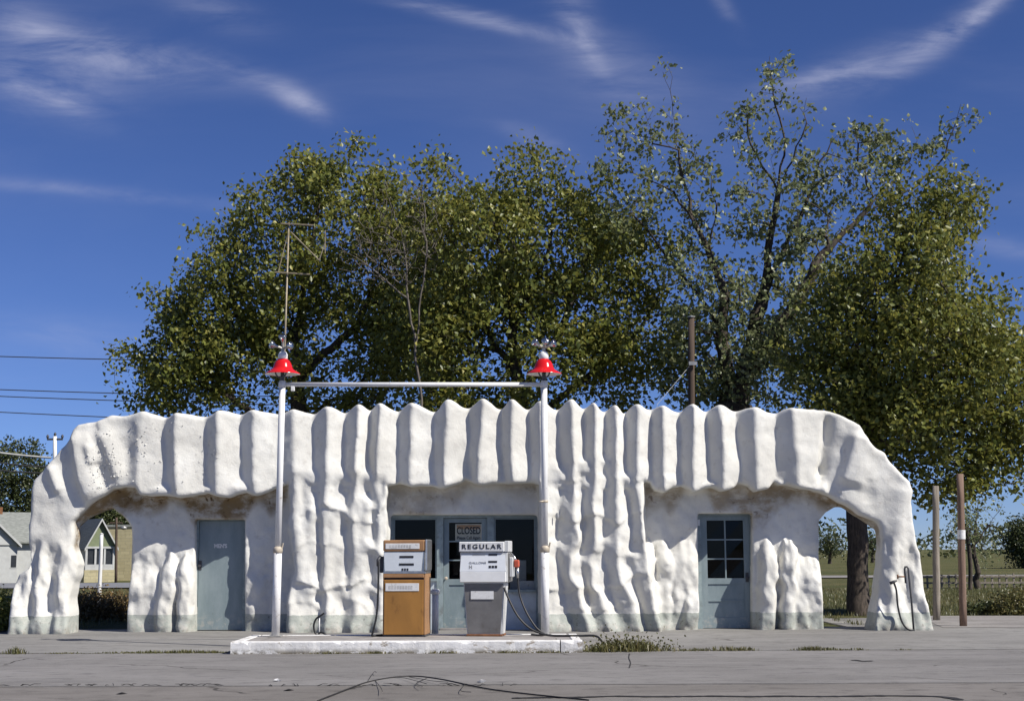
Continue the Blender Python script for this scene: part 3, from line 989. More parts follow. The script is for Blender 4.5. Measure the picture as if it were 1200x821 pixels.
hb = hb + np.maximum.reduce([lump(140, 190, 655, 0.07), lump(186, 207, 648, 0.19, -0.04), lump(208, 226, 648, 0.21),
                             lump(752, 772, 634, 0.26, 0.06), lump(766, 790, 634, 0.20, 0.03), lump(778, 822, 632, 0.13), lump(798, 820, 680, 0.24),
                             lump(886, 907, 628, 0.25), lump(912, 931, 628, 0.25), lump(916, 970, 652, 0.17)])
hb = hb + np.clip((BPXy - 640) / 20, 0, 1) * fbm(XX * 3.5, ZZ * 2.5, 47, 3) * 0.10
openings = [(228, 286.5, 608.5, 760), (818, 881.5, 601.5, 760), (456.5, 632, 603, 760)]
b_edge = poly_sdf(BACK, BPXx, BPXy) / 60.0
for (x0, x1, y0, y1) in openings:
    qx = np.maximum(x0 - BPXx, BPXx - x1)
    qy = np.maximum(y0 - BPXy, BPXy - y1)
    b_edge = np.maximum(b_edge, -np.maximum(qx, qy) / 60.0)


def smin(a, b, k):
    g = np.clip(0.5 + 0.5 * (b - a) / k, 0, 1)
    return b * (1 - g) + a * g - k * g * (1 - g)


Y3 = gy[None, :, None]
hf = (YF - h)[:, None, :]
# soften the front edge where it turns into the soffit and over the top
fe = f_edge[:, None, :].astype(np.float32)
front = -smin(-fe, -np.maximum((hf - Y3) * 0.85, Y3 - 27.55), 0.085)
be = b_edge[:, None, :].astype(np.float32)
wall = -smin(-be, -np.maximum(((YW - hb)[:, None, :] - Y3) * 0.85, Y3 - 27.80), 0.035)
vol = smin(front, wall, 0.10).astype(np.float32)
vol[:, :, 0] = np.abs(vol[:, :, 0]) + 0.01
vol[:, 0, :] = np.abs(vol[:, 0, :]) + 0.01
vol[:, -1, :] = np.abs(vol[:, -1, :]) + 0.01
del front, wall


def surface_nets(v):
    ins = v < 0
    nx, ny, nz = v.shape
    c = np.zeros((nx - 1, ny - 1, nz - 1), np.int8)
    offs = [(i, j, k) for i in (0, 1) for j in (0, 1) for k in (0, 1)]
    for (i, j, k) in offs:
        c += ins[i:nx - 1 + i, j:ny - 1 + j, k:nz - 1 + k]
    act = np.argwhere((c > 0) & (c < 8))
    idx = -np.ones(c.shape, np.int32)
    idx[act[:, 0], act[:, 1], act[:, 2]] = np.arange(len(act))
    cv = np.stack([v[act[:, 0] + i, act[:, 1] + j, act[:, 2] + k] for (i, j, k) in offs], 1)
    s = np.zeros((len(act), 3))
    n = np.zeros(len(act))
    for a in range(8):
        for b in range(a + 1, 8):
            if sum(x != y for x, y in zip(offs[a], offs[b])) != 1:
                continue
            va, vb = cv[:, a], cv[:, b]
            m_ = (va < 0) != (vb < 0)
            t = np.where(m_, va / np.where(m_, va - vb, 1), 0)
            pa, pb = np.array(offs[a], float), np.array(offs[b], float)
            s += np.where(m_[:, None], pa + (pb - pa) * t[:, None], 0)
            n += m_
    pts = act + s / n[:, None]
    quads = []
    for ax in range(3):
        sl0 = [slice(None)] * 3
        sl1 = [slice(None)] * 3
        sl0[ax] = slice(0, -1)
        sl1[ax] = slice(1, None)
        a, b = ins[tuple(sl0)], ins[tuple(sl1)]
        e = np.argwhere(a != b)
        o1, o2 = [(1, 2), (2, 0), (0, 1)][ax]
        ok = (e[:, o1] > 0) & (e[:, o2] > 0) & (e[:, o1] < v.shape[o1] - 1) & (e[:, o2] < v.shape[o2] - 1)
        e = e[ok]
        fl = a[e[:, 0], e[:, 1], e[:, 2]]
        q4 = []
        for (d1, d2) in ((-1, -1), (0, -1), (0, 0), (-1, 0)):
            ee = e.copy()
            ee[:, o1] += d1
            ee[:, o2] += d2
            q4.append(idx[ee[:, 0], ee[:, 1], ee[:, 2]])
        q4 = np.stack(q4, 1)
        q4[~fl] = q4[~fl][:, ::-1]
        quads.append(q4)
    return pts, np.concatenate(quads)


def mesh_np(name, pts, faces, nper):
    me = bpy.data.meshes.new(name)
    me.vertices.add(len(pts))
    me.vertices.foreach_set('co', np.asarray(pts, np.float32).ravel())
    me.loops.add(faces.size)
    me.loops.foreach_set('vertex_index', faces.astype(np.int32).ravel())
    me.polygons.add(len(faces))
    me.polygons.foreach_set('loop_start', np.arange(0, faces.size, nper, dtype=np.int32))
    me.polygons.foreach_set('loop_total', np.full(len(faces), nper, np.int32))
    me.update(calc_edges=True)
    return me


def float_attr(me, name, vals):
    a = me.attributes.new(name, 'FLOAT', 'POINT')
    a.data.foreach_set('value', np.asarray(vals, np.float32))


pts, quads = surface_nets(vol)
pts = np.stack([gx[0] + pts[:, 0] * DX, gy[0] + pts[:, 1] * DX, gz[0] + pts[:, 2] * DX], 1)
STATION = thing('gas_station', 'white plaster gas station shaped like a melting iceberg with an arch at each end', 'gas station', (P(560, 740, YF).x, 29.5, 0))
me = mesh_np('plaster_shell', pts, quads, 4)
sp_x, sp_y = proj(pts[:, 0], pts[:, 1], pts[:, 2])
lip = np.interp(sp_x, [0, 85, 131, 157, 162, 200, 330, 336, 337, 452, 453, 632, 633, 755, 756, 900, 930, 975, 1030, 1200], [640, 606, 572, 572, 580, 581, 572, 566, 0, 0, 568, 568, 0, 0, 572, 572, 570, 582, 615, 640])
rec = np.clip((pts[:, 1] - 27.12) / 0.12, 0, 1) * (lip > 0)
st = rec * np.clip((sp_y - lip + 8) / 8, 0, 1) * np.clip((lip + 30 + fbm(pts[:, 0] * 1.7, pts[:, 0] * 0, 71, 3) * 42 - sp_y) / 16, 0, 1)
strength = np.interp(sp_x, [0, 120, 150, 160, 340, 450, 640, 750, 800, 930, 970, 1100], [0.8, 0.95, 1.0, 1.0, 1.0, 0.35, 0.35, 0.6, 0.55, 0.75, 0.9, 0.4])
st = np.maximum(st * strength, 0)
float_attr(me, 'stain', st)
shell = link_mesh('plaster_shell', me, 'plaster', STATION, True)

# curled paint flakes on the left arch
nrm = np.zeros(len(pts) * 3, np.float32)
me.vertices.foreach_get('normal', nrm)
nrm = nrm.reshape(-1, 3)
selm = (sp_x > 100) & (sp_x < 255) & (sp_y > 495) & (sp_y < 578) & (pts[:, 1] < 27.05) & (nrm[:, 1] < -0.3)
wgt = selm * (np.exp(-(((sp_x - 124) / 16) ** 2 + ((sp_y - 548) / 22) ** 2)) + 0.45 * np.exp(-(((sp_x - 168) / 8) ** 2 + ((sp_y - 512) / 22) ** 2)) + 0.30 * np.exp(-(((sp_x - 248) / 7) ** 2 + ((sp_y - 530) / 26) ** 2)) + 0.05)
pick = RNG.choice(len(pts), 230, replace=False, p=wgt / wgt.sum())
mb = MB()
for i in pick:
    p, n_ = Vector(pts[i]), Vector(nrm[i])
    a = n_.orthogonal().normalized()
    a.rotate(Matrix.Rotation(random.uniform(0, 6.28), 3, n_))
    b = n_.cross(a)
    s = random.uniform(0.008, 0.026)
    lift = random.uniform(0.5, 1.1)
    vs = [p - a * s + n_ * 0.002, p + b * s * 0.8 + n_ * 0.006, p - b * s * 0.8 + n_ * 0.006, p + a * s * 0.7 + b * s * 0.5 + n_ * s * lift, p + a * s * 0.7 - b * s * 0.4 + n_ * s * lift * 0.8]
    mb.add(vs, [(0, 2, 4, 3, 1)])
tag(mb.build('paint_flake', 'plaster', STATION), kind='stuff')

# rear rooms: walls, roof, floor
XL, XR = P(158, 700, 28.1).x, P(956, 700, 28.1).x
ZR = 3.55
mb = MB()
mb.box(XL, XL + 0.22, 27.78, 30.6, -0.05, ZR)
mb.box(XR - 0.22, XR, 27.78, 30.6, -0.05, ZR)
mb.box(XL + 0.22, XR - 0.22, 30.38, 30.6, -0.05, ZR)
mb.build('rear_wall', 'back_plaster', STATION)
MB().box(XL + 0.225, XR - 0.225, 27.70, 30.37, ZR - 0.25, ZR - 0.05).build('roof', 'roof_tar', STATION)
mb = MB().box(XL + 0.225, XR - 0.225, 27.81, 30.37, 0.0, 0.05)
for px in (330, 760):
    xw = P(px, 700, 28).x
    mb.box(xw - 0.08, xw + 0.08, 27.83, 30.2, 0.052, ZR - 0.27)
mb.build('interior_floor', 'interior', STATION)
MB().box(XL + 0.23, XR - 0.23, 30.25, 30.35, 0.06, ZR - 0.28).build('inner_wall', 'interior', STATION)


# ------------------------------------------------------------------ doors and shop front
YD = 27.65


def R(x0, x1, y0, y1, Y=YD):
    """pixel rectangle on a plane -> x0,x1,z0,z1"""
    a, b = P((x0 + x1) / 2, y0, Y), P((x0 + x1) / 2, y1, Y)
    return P(x0, (y0 + y1) / 2, Y).x, P(x1, (y0 + y1) / 2, Y).x, b.z, a.z


def slab(name, rect, y0, y1, mat, parent, bev=0.006):
    x0, x1, z0, z1 = rect
    return MB().bbox(x0, x1, y0, y1, z0, z1, bev).build(name, mat, parent)


# left door: flush slab with worn white letters
x0, x1, z0, z1 = R(226, 288, 606.5, 739.5)
z0 = 0.0
fx0, fx1 = x0, x1
fr_ = MB().box(fx0 - 0.06, fx0 + 0.10, YD - 0.03, YD + 0.10, 0.0, z1 + 0.06).box(fx1 - 0.05, fx1 + 0.05, YD - 0.03, YD + 0.10, 0.0, z1 + 0.06).box(fx0 + 0.101, fx1 - 0.051, YD - 0.03, YD + 0.10, z1 - 0.05, z1 + 0.06)
d1 = MB().bbox(fx0 + 0.104, fx1 - 0.054, YD + 0.0, YD + 0.045, 0.025, z1 - 0.054, 0.004).build('door', 'paint_blue_grey', STATION)
d1['label'] = 'flush blue grey door with small white lettering'
fr_.build('door_frame', 'paint_frame', d1)
hp = P(234.5, 662, YD)
MB().box(hp.x - 0.03, hp.x + 0.03, YD - 0.008, YD - 0.001, hp.z - 0.09, hp.z + 0.09).lathe([(0.012, 0), (0.012, 0.04), (0.03, 0.045), (0.032, 0.07), (0.0, 0.08)], (hp.x, YD - 0.008, hp.z), 12, (0, -1, 0)).build('handle', 'dark_metal', d1)
lp = P(258.5, 639.5, YD)
text_part("MEN'S", 0.10, 'plate_white', d1, Vector((lp.x, YD - 0.004, lp.z)), width=0.25, bold=0.005)
WM[d1.name] = Matrix.Identity(4)

# right door: six panes over two panels
x0, x1, z0, z1 = R(816, 883, 600, 737)
MBf = MB().box(x0 - 0.05, x0 + 0.10, YD - 0.04, YD + 0.10, 0.0, z1 + 0.05).box(x1 - 0.06, x1 + 0.05, YD - 0.04, YD + 0.10, 0.0, z1 + 0.05).box(x0 + 0.101, x1 - 0.061, YD - 0.04, YD + 0.10, z1 - 0.06, z1 + 0.05)


def paned_door(dx0, dx1, dz0, dz1, gz0, gz1, cols, rows, yf, bottom_panels, label, rail=0.10):
    """door leaf made of stiles and rails, panes and sunk panels as its pieces"""
    mb = MB()
    st_ = rail
    mb.box(dx0, dx0 + st_, yf, yf + 0.045, dz0, dz1).box(dx1 - st_, dx1, yf, yf + 0.045, dz0, dz1)
    mb.box(dx0 + st_, dx1 - st_, yf + 0.001, yf + 0.044, gz1, dz1).box(dx0 + st_, dx1 - st_, yf + 0.001, yf + 0.044, gz0 - 0.11, gz0).box(dx0 + st_, dx1 - st_, yf + 0.001, yf + 0.044, dz0, dz0 + 0.20)
    if bottom_panels == 2:
        zm = (dz0 + 0.2 + gz0 - 0.11) / 2
        mb.box(dx0 + st_, dx1 - st_, yf + 0.001, yf + 0.044, zm - 0.012, zm + 0.012)
    gx0, gx1 = dx0 + st_, dx1 - st_
    bar = 0.026
    for c_ in range(1, cols):
        xb = gx0 + (gx1 - gx0) * c_ / cols
        mb.box(xb - bar / 2, xb + bar / 2, yf + 0.004, yf + 0.042, gz0, gz1)
    for r_ in range(1, rows):
        zb = gz0 + (gz1 - gz0) * r_ / rows
        mb.box(gx0, gx1, yf + 0.005, yf + 0.041, zb - bar / 2, zb + bar / 2)
    d = mb.build('door', 'paint_blue_grey', STATION)
    d['label'] = label
    for c_ in range(cols):
        for r_ in range(rows):
            xa, xb = gx0 + (gx1 - gx0) * c_ / cols, gx0 + (gx1 - gx0) * (c_ + 1) / cols
            za, zb = gz0 + (gz1 - gz0) * r_ / rows, gz0 + (gz1 - gz0) * (r_ + 1) / rows
            t1, t2 = random.uniform(-0.004, 0.004), random.uniform(-0.004, 0.004)
            MB().add([(xa + .013, yf + .02 + t1, za + .013), (xb - .013, yf + .02 - t1, za + .013), (xb - .013, yf + .02 + t2, zb - .013), (xa + .013, yf + .02 - t2, zb - .013)], [(0, 1, 2), (0, 2, 3)]).build('pane', 'glass', d)
    MB().box(dx0 + st_, dx1 - st_, yf + 0.020, yf + 0.03, dz0 + 0.2, gz0 - 0.11).build('panel', 'paint_blue_grey', d)
    return d


gz0_ = P(850, 677, YD).z
gz1_ = P(850, 609.5, YD).z
d2 = paned_door(x0 + 0.103, x1 - 0.063, 0.02, z1 - 0.064, gz0_, gz1_, 2, 3, YD, 2, 'blue grey door with six small panes above panels', 0.115)
MBf.build('door_frame', 'paint_frame', d2)
hp = P(875.5, 676, YD)
MB().box(hp.x - 0.03, hp.x + 0.03, YD - 0.008, YD - 0.001, hp.z - 0.09, hp.z + 0.09).lathe([(0.012, 0), (0.012, 0.04), (0.03, 0.045), (0.032, 0.07), (0.0, 0.08)], (hp.x, YD - 0.008, hp.z), 12, (0, -1, 0)).build('handle', 'dark_metal', d2)
hp = P(818, 612, YD)
MB().box(hp.x - 0.03, hp.x + 0.03, YD - 0.052, YD - 0.041, hp.z - 0.06, hp.z + 0.06).build('notice_tag', 'plate_white', d2)

# middle shop front: window, door with CLOSED card, window
x0, x1, z0, z1 = R(454, 634.5, 600.5, 742)
HEAD = P(545, 606.5, YD).z
mb = MB()
for (a, b) in ((454, 460.5), (512, 519.5), (571, 579), (628, 635)):
    xa, xb = P(a, 670, YD).x, P(b, 670, YD).x
    mb.box(xa, xb, YD - 0.06, YD + 0.07, 0.0, HEAD)
mb.box(x0, x1, YD - 0.07, YD + 0.08, HEAD + 0.001, z1 + 0.05)
shop = mb.build('shop_front_frame', 'paint_frame', STATION)
for (a, b, sill) in ((460.5, 512, 677), (579, 628, 690.5)):
    xa, xb = P(a, 670, YD).x + 0.002, P(b, 670, YD).x - 0.002
    zs = P(545, sill, YD).z
    w_ = MB().box(xa, xb, YD - 0.10, YD + 0.05, zs - 0.05, zs).build('window_sill', 'paint_frame', shop)
    MB().box(xa, xb, YD - 0.03, YD + 0.05, 0.0, zs - 0.052).build('sill_panel', 'sill_panel', shop)
    ya = YD + 0.02
    MB().add([(xa, ya, zs + 0.002), (xb, ya, zs + 0.002), (xb, ya, HEAD - 0.002), (xa, ya, HEAD - 0.002)], [(0, 1, 2, 3)]).build('pane', 'glass', shop)
    mb = MB()
    mb.box(xa, xa + 0.03, YD - 0.005, YD + 0.045, zs + 0.001, HEAD - 0.032).box(xb - 0.03, xb, YD - 0.005, YD + 0.045, zs + 0.001, HEAD - 0.032).box(xa, xb, YD - 0.006, YD + 0.046, HEAD - 0.031, HEAD - 0.001)
    mb.build('window_frame', 'paint_blue_grey', shop)
dx0, dx1 = P(519.5, 670, YD).x + 0.004, P(571, 670, YD).x - 0.004
d3 = paned_door(dx0, dx1, 0.03, HEAD - 0.006, P(545, 678, YD).z, P(545, 612, YD).z, 1, 3, YD + 0.004, 1, 'shop door with a CLOSED card behind its top pane', 0.105)
MB().box(dx0 - 0.05, dx1 + 0.05, YD - 0.20, YD - 0.065, 0.0, 0.05).build('threshold', 'island_top', d3)
hp = P(523, 677, YD)
MB().lathe([(0.012, 0), (0.012, 0.04), (0.03, 0.045), (0.032, 0.07), (0.0, 0.08)], (hp.x, YD + 0.002, hp.z), 12, (0, -1, 0)).build('handle', 'brass', d3)
# CLOSED card, hung just behind the pane
cx0, cx1, cz0, cz1 = R(533.5, 565, 613.5, 634, YD + 0.03)
card = thing('closed_sign', 'cream card reading CLOSED in black behind the shop door pane', 'sign', ((cx0 + cx1) / 2, YD + 0.034, cz0))
W_, H_ = cx1 - cx0, cz1 - cz0
MB().box(-W_ / 2, W_ / 2, 0, 0.006, 0, H_).build('card', 'sign_cream', card, local=True)
MB().box(-W_ / 2 + 0.03, W_ / 2 - 0.03, -0.0015, -0.0005, H_ * 0.70, H_ * 0.94).build('orange_band', 'sign_orange', card, local=True)
text_part('CLOSED', 0.19, 'print_black', card, Vector((0, -0.004, H_ * 0.60)), width=W_ * 0.88, bold=0.004)
text_part('Please Call Again', 0.085, 'print_black', card, Vector((0, -0.004, H_ * 0.20)), width=W_ * 0.86, bold=0.001)
# cartons standing on the floor of the shop behind the right pane
bxp = P(607, 680, YD + 0.25)
zt = P(607, 656, YD + 0.25).z
b1 = thing('cardboard_box', 'tall pale carton standing behind the right shop window', 'box', (bxp.x, YD + 0.34, 0.05))
MB().bbox(-0.16, 0.16, -0.12, 0.12, 0, zt - 0.05, 0.006).build('carton', 'card_grey', b1, local=True)
MB().box(-0.12, 0.08, -0.124, -0.121, zt - 0.50, zt - 0.18).build('print_panel', 'print_grey', b1, local=True)
b2p = P(614, 685, YD + 0.2)
b2 = thing('cardboard_box', 'low grey carton leaning inside the right shop window', 'box', (b2p.x + 0.12, YD + 0.16, 0.05))
MB().bbox(-0.22, 0.22, -0.05, 0.05, 0, P(614, 680, YD + 0.2).z - 0.05, 0.006).build('carton', 'plate_white', b2, local=True)
MB().box(-0.15, 0.15, -0.054, -0.051, 0.55, 0.62).build('print_panel', 'print_grey', b2, local=True)


# ================================================================== PUMP ISLAND
IT = 0.185                                   # island top height
il, ir = G(271, 766).x, G(683, 765).x
iy0 = (G(271, 766).y + G(683, 765).y) / 2
iy1 = iy0 + 1.75
isl = thing('pump_island', 'long low chipped white concrete island under the pumps', 'pump island', ((il + ir) / 2, (iy0 + iy1) / 2, 0))
# kerb with an uneven, chipped top edge: cross-sections along its length
cut = G(657, 765).x


def kerb(x0, x1, name, seed):
    n = max(4, int((x1 - x0) / 0.05))
    xs = np.linspace(x0, x1, n)
    e1 = fbm(xs * 6, xs * 0 + seed, seed, 3)
    e2 = np.clip(fbm(xs * 9, xs * 0 + seed + 4, seed + 9, 2) - 0.22, 0, 1)
    vs, fs = [], []
    for i, x in enumerate(xs):
        ch = 0.018 + 0.012 * e1[i] + 0.10 * e2[i]
        pr = [(iy0 + 0.015 * e1[i], 0.0), (iy0 + 0.01 * e1[i], IT - ch), (iy0 + 0.3 * ch, IT - 0.35 * ch), (iy0 + ch, IT), (iy0 + 0.16, IT), (iy0 + 0.16, 0.0)]
        vs += [(x, a, b) for a, b in pr]
    for i in range(n - 1):
        for k in range(5):
            fs.append((6 * i + k, 6 * i + k + 1, 6 * i + 7 + k, 6 * i + 6 + k))
    fs += [tuple(range(6))[::-1], tuple(6 * (n - 1) + k for k in range(6))]
    return MB().add(vs, fs).build(name, 'island_concrete', isl)


kerb(il, cut - 0.008, 'kerb', 3)
kerb(cut + 0.008, ir, 'kerb', 5)
MB().bbox(il, il + 0.16, iy0 + 0.161, iy1, 0, IT, 0.02).build('kerb_end', 'island_concrete', isl)
MB().bbox(ir - 0.16, ir, iy0 + 0.161, iy1, 0, IT, 0.02).build('kerb_end', 'island_concrete', isl)
MB().bbox(il + 0.161, ir - 0.161, iy1 - 0.16, iy1, 0, IT, 0.02).build('kerb_back', 'island_concrete', isl)
MB().box(il + 0.162, ir - 0.162, iy0 + 0.161, iy1 - 0.162, 0, IT - 0.006).build('island_top', 'island_top', isl)

# ------------------------------------------------------------------ lamp frame: two posts, a bar, two red lamps
YP = 22.75
PL = [P(323, 744, YP), P(639, 743.5, YP)]
ZTOP = P(331, 447, YP).z
frame = thing('lamp_frame', 'white pipe frame on the island carrying two red lamps', 'lamp frame', ((PL[0].x + PL[1].x) / 2, YP, IT - 0.006))
tops = []
for k, p in enumerate(PL):
    b = Vector((p.x, YP, IT - 0.006))
    t = P((331, 637.5)[k], 446, YP)
    tops.append(t)
    mid_ = b.lerp(t, 0.34)
    pole = MB().tube([b, mid_], 0.065, 14).tube([mid_ - Vector((0, 0, 0.02)), t], 0.051, 14).build('post', 'white_paint', frame, True)
    pc = b.lerp(t, 0.335)
    MB().lathe([(0.055, -0.06), (0.075, -0.05), (0.078, 0.0), (0.072, 0.03), (0.05, 0.05)], pc, 14).build('collar', 'brass', pole, True)
    MB().tube([pc + Vector((0.06, -0.02, 0.0)), pc + Vector((0.085, -0.03, 0.10))], 0.014, 6).build('bracket', 'brass', pole)
    MB().bbox(b.x - 0.10, b.x + 0.10, YP - 0.10, YP + 0.10, IT - 0.004, IT + 0.016, 0.006).build('foot_plate', 'galvanised', pole)
    MB().lathe([(0.052, -0.05), (0.062, -0.045), (0.062, 0.03), (0.05, 0.04)], t - Vector((0, 0, 0.06)), 14).build('elbow', 'white_paint', pole, True)
    if k == 1:
        pc2 = b.lerp(t, 0.52)
        MB().lathe([(0.05, -0.02), (0.058, -0.015), (0.058, 0.015), (0.05, 0.02)], pc2, 12).tube([pc2 + Vector((-0.02, -0.05, 0)), pc2 + Vector((-0.09, -0.06, 0.0))], 0.012, 6).build('clamp', 'brass', pole, True)
bz = Vector((0, 0, -0.06))
MB().tube([tops[0] + bz + Vector((0.03, 0, 0)), tops[1] + bz - Vector((0.03, 0, 0))], 0.036, 12).build('crossbar', 'white_paint', frame, True)
hk = tops[0] + bz + Vector((0.17, 0, -0.05))
MB().bbox(hk.x - 0.03, hk.x + 0.03, YP - 0.03, YP + 0.03, hk.z - 0.06, hk.z + 0.02, 0.008).build('hook_block', 'white_paint', frame)
for k, t in enumerate(tops):
    # rim of the shade sits ~12 px above the bar
    c = t + Vector((0, 0, 0.105))
    lamp = MB().lathe([(0.285, 0.0), (0.281, 0.014), (0.222, 0.048), (0.172, 0.082), (0.155, 0.115), (0.140, 0.165), (0.112, 0.215), (0.080, 0.243), (0.068, 0.25)], c, 28).build('lamp_shade', 'red_enamel', frame, True)
    lamp['label'] = ('red enamel lamp shade on the left post', 'red enamel lamp shade on the right post')[k]
    MB().lathe([(0.277, 0.003), (0.216, 0.041), (0.166, 0.076), (0.148, 0.112), (0.132, 0.162), (0.105, 0.208), (0.0, 0.225)], c, 28).build('shade_lining', 'white_enamel', lamp, True)
    MB().lathe([(0.072, 0.245), (0.078, 0.25), (0.076, 0.32), (0.055, 0.36), (0.02, 0.375), (0.0, 0.376)], c, 18).build('neck', 'white_enamel', lamp, True)
    MB().tube([t - Vector((0, 0, 0.03)), t + Vector((0, 0, 0.22))], 0.033, 10).build('stem', 'dark_metal', lamp)
    ring = [c + Vector((0.085 * math.cos(a), -0.17, 0.01 - 0.085 * math.sin(a))) for a in np.linspace(0.0, math.pi, 9)]
    MB().tube([ring[0] + Vector((0, 0.06, 0.04))] + ring + [ring[-1] + Vector((0, 0.06, 0.04))], 0.012, 6).build('bracket', 'dark_metal', lamp)
    # three clear flood bulbs on a little manifold
    MB().tube([c + Vector((0, 0, 0.37)), c + Vector((0, 0, 0.43))], 0.03, 8).build('manifold', 'galvanised', lamp)
    dirs = [(-0.9, -0.55, 0.55), (0.12, -0.9, 0.5), (0.95, -0.45, 0.42)] if k else [(-0.95, -0.3, 0.30), (0.0, -0.35, 0.9), (0.85, -0.9, 0.16)]
    for d in dirs:
        d = Vector(d).normalized()
        o = c + Vector((0, 0, 0.42)) + d * 0.04
        bulb = MB().lathe([(0.018, 0.0), (0.022, 0.05), (0.055, 0.10), (0.066, 0.135), (0.060, 0.15), (0.03, 0.16), (0.0, 0.163)], o + d * 0.03, 14, d).build('flood_bulb', 'lamp_glass', lamp, True)
        MB().tube([o - d * 0.02, o + d * 0.055], 0.021, 8).build('socket', 'galvanised', lamp)
        MB().lathe([(0.050, 0.0), (0.028, -0.035), (0.016, -0.07)], o + d * 0.125, 12, d).build('reflector', 'chrome', lamp, True)


# ------------------------------------------------------------------ pumps
def hose(pts, r, parent, name='hose', mat='black_rubber', local=True, n=10):
    return MB().tube(catmull(pts, n), r, 8).build(name, mat, parent, True, local)


# orange pump: local frame at its foot, front towards -y
YQ = 22.55
sc = FPX / (YQ * math.cos(PITCH))             # pixels per metre at the pumps
base = P(475.5, 744, YQ)
pump1 = thing('gas_pump', 'square orange and brown gas pump at the left of the island', 'gas pump', (base.x, YQ + 0.25, IT - 0.006), math.radians(-5.5))
W1, D1 = 0.335, 0.25
H = lambda y: (744 - y) / 74.6 + 0.006
z_of = H
MB().bbox(-W1, W1, -D1, D1, 0.0, 0.03, 0.008).build('plinth', 'dark_metal', pump1, local=True)
MB().bbox(-W1 + 0.02, W1 - 0.02, -D1 + 0.02, D1, 0.031, z_of(677), 0.012).build('lower_cabinet', 'dark_metal', pump1, local=True)
fp = MB().bbox(-W1 + 0.012, W1 - 0.035, -D1 - 0.012, -D1 + 0.019, 0.034, z_of(679), 0.006).build('front_panel', 'orange_paint', pump1, local=True)
MB().bbox(W1 - 0.034, W1 + 0.002, -D1 - 0.004, D1, 0.032, z_of(672), 0.008).build('side_panel', 'orange_trim', pump1, local=True)
MB().bbox(-W1 - 0.006, -W1 + 0.011, -D1 - 0.004, D1, 0.032, z_of(672), 0.006).build('side_panel', 'orange_trim', pump1, local=True)
pl = MB().bbox(-W1 + 0.035, W1 - 0.105, -D1 - 0.020, -D1 - 0.0125, z_of(692), z_of(683), 0.003).build('name_plate', 'plate_white', fp, local=True)
mb = MB()
xx = -W1 + 0.09
for i in range(9):
    mb.box(xx, xx + 0.032, -D1 - 0.0225, -D1 - 0.0205, z_of(689.5), z_of(685.8))
    xx += 0.043
mb.build('worn_lettering', 'print_faint', fp, local=True)
MB().bbox(-W1 - 0.004, W1 - 0.03, -D1 - 0.016, D1 - 0.001, z_of(676.5), z_of(672.5), 0.006).build('orange_band', 'orange_trim', pump1, local=True)
hd = MB().bbox(-W1 - 0.004, W1 - 0.02, -D1 + 0.012, D1 - 0.003, z_of(671.8), z_of(646), 0.01).build('meter_head', 'chrome', pump1, local=True)
MB().bbox(-W1 - 0.006, W1 + 0.004, -D1 - 0.012, D1, z_of(672), z_of(669.5), 0.004).build('bezel', 'chrome', pump1, local=True)
MB().prism([(-W1 + 0.02, z_of(669)), (W1 - 0.075, z_of(669)), (W1 - 0.045, z_of(647.5)), (-W1 + 0.005, z_of(647.5))], -D1 - 0.004, -D1 + 0.02).build('dial', 'dial_face', hd, local=True)
for (y0, y1, xa, xb) in ((653.8, 651.3, 471, 487.5), (662.5, 660, 470.5, 488)):
    MB().box((xa - 477) / 74.6, (xb - 477) / 74.6, -D1 - 0.008, -D1 - 0.005, z_of(y0), z_of(y1)).build('counter_slot', 'print_black', hd, local=True)
mb = MB()
for x in (473.6, 476.6, 479.6):
    mb.box((x - 477) / 74.6, (x - 477) / 74.6 + 0.026, -D1 - 0.0085, -D1 - 0.005, z_of(668.5), z_of(665.8))
mb.build('price_digits', 'print_black', hd, local=True)
tp = MB().bbox(-W1 - 0.008, W1 - 0.018, -D1 - 0.010, D1, z_of(646), z_of(633), 0.016).build('top_cap', 'orange_trim', pump1, local=True)
MB().bbox(W1 - 0.0175, W1 + 0.02, -D1 - 0.012, D1 + 0.002, z_of(669), z_of(632.4), 0.014).build('head_trim', 'chrome', pump1, local=True)
MB().bbox(-W1 + 0.03, W1 - 0.10, -D1 - 0.018, -D1 - 0.0105, z_of(643.4), z_of(637), 0.004).build('top_sign', 'plate_white', tp, local=True)
mb = MB()
xx = -W1 + 0.10
for i in range(8):
    mb.box(xx, xx + 0.03, -D1 - 0.0205, -D1 - 0.0185, z_of(641.8), z_of(638.8))
    xx += 0.044
mb.build('worn_lettering', 'print_faint', tp, local=True)
MB().bbox(-W1 - 0.075, -W1 - 0.008, -D1 + 0.06, -D1 + 0.20, z_of(671), z_of(652), 0.012).build('nozzle_boot', 'dark_metal', pump1, local=True)
MB().tube([(-W1 - 0.06, -D1 + 0.05, z_of(652)), (-W1 - 0.09, -D1 + 0.0, z_of(656)), (-W1 - 0.10, -D1 + 0.02, z_of(663))], [0.022, 0.026, 0.018], 8).build('nozzle', 'dark_metal', pump1, True, True)
hose([(-W1 - 0.085, -D1 + 0.02, z_of(658)), (-W1 - 0.082, -D1 + 0.0, z_of(690)), (-W1 - 0.10, -D1 - 0.01, z_of(718)), (-W1 - 0.15, -D1 - 0.02, z_of(737)), (-W1 - 0.17, -D1 + 0.0, 0.018), (-W1 - 0.10, -D1 + 0.1, 0.018), (-W1 - 0.01, -D1 + 0.16, 0.022)], 0.016, pump1)

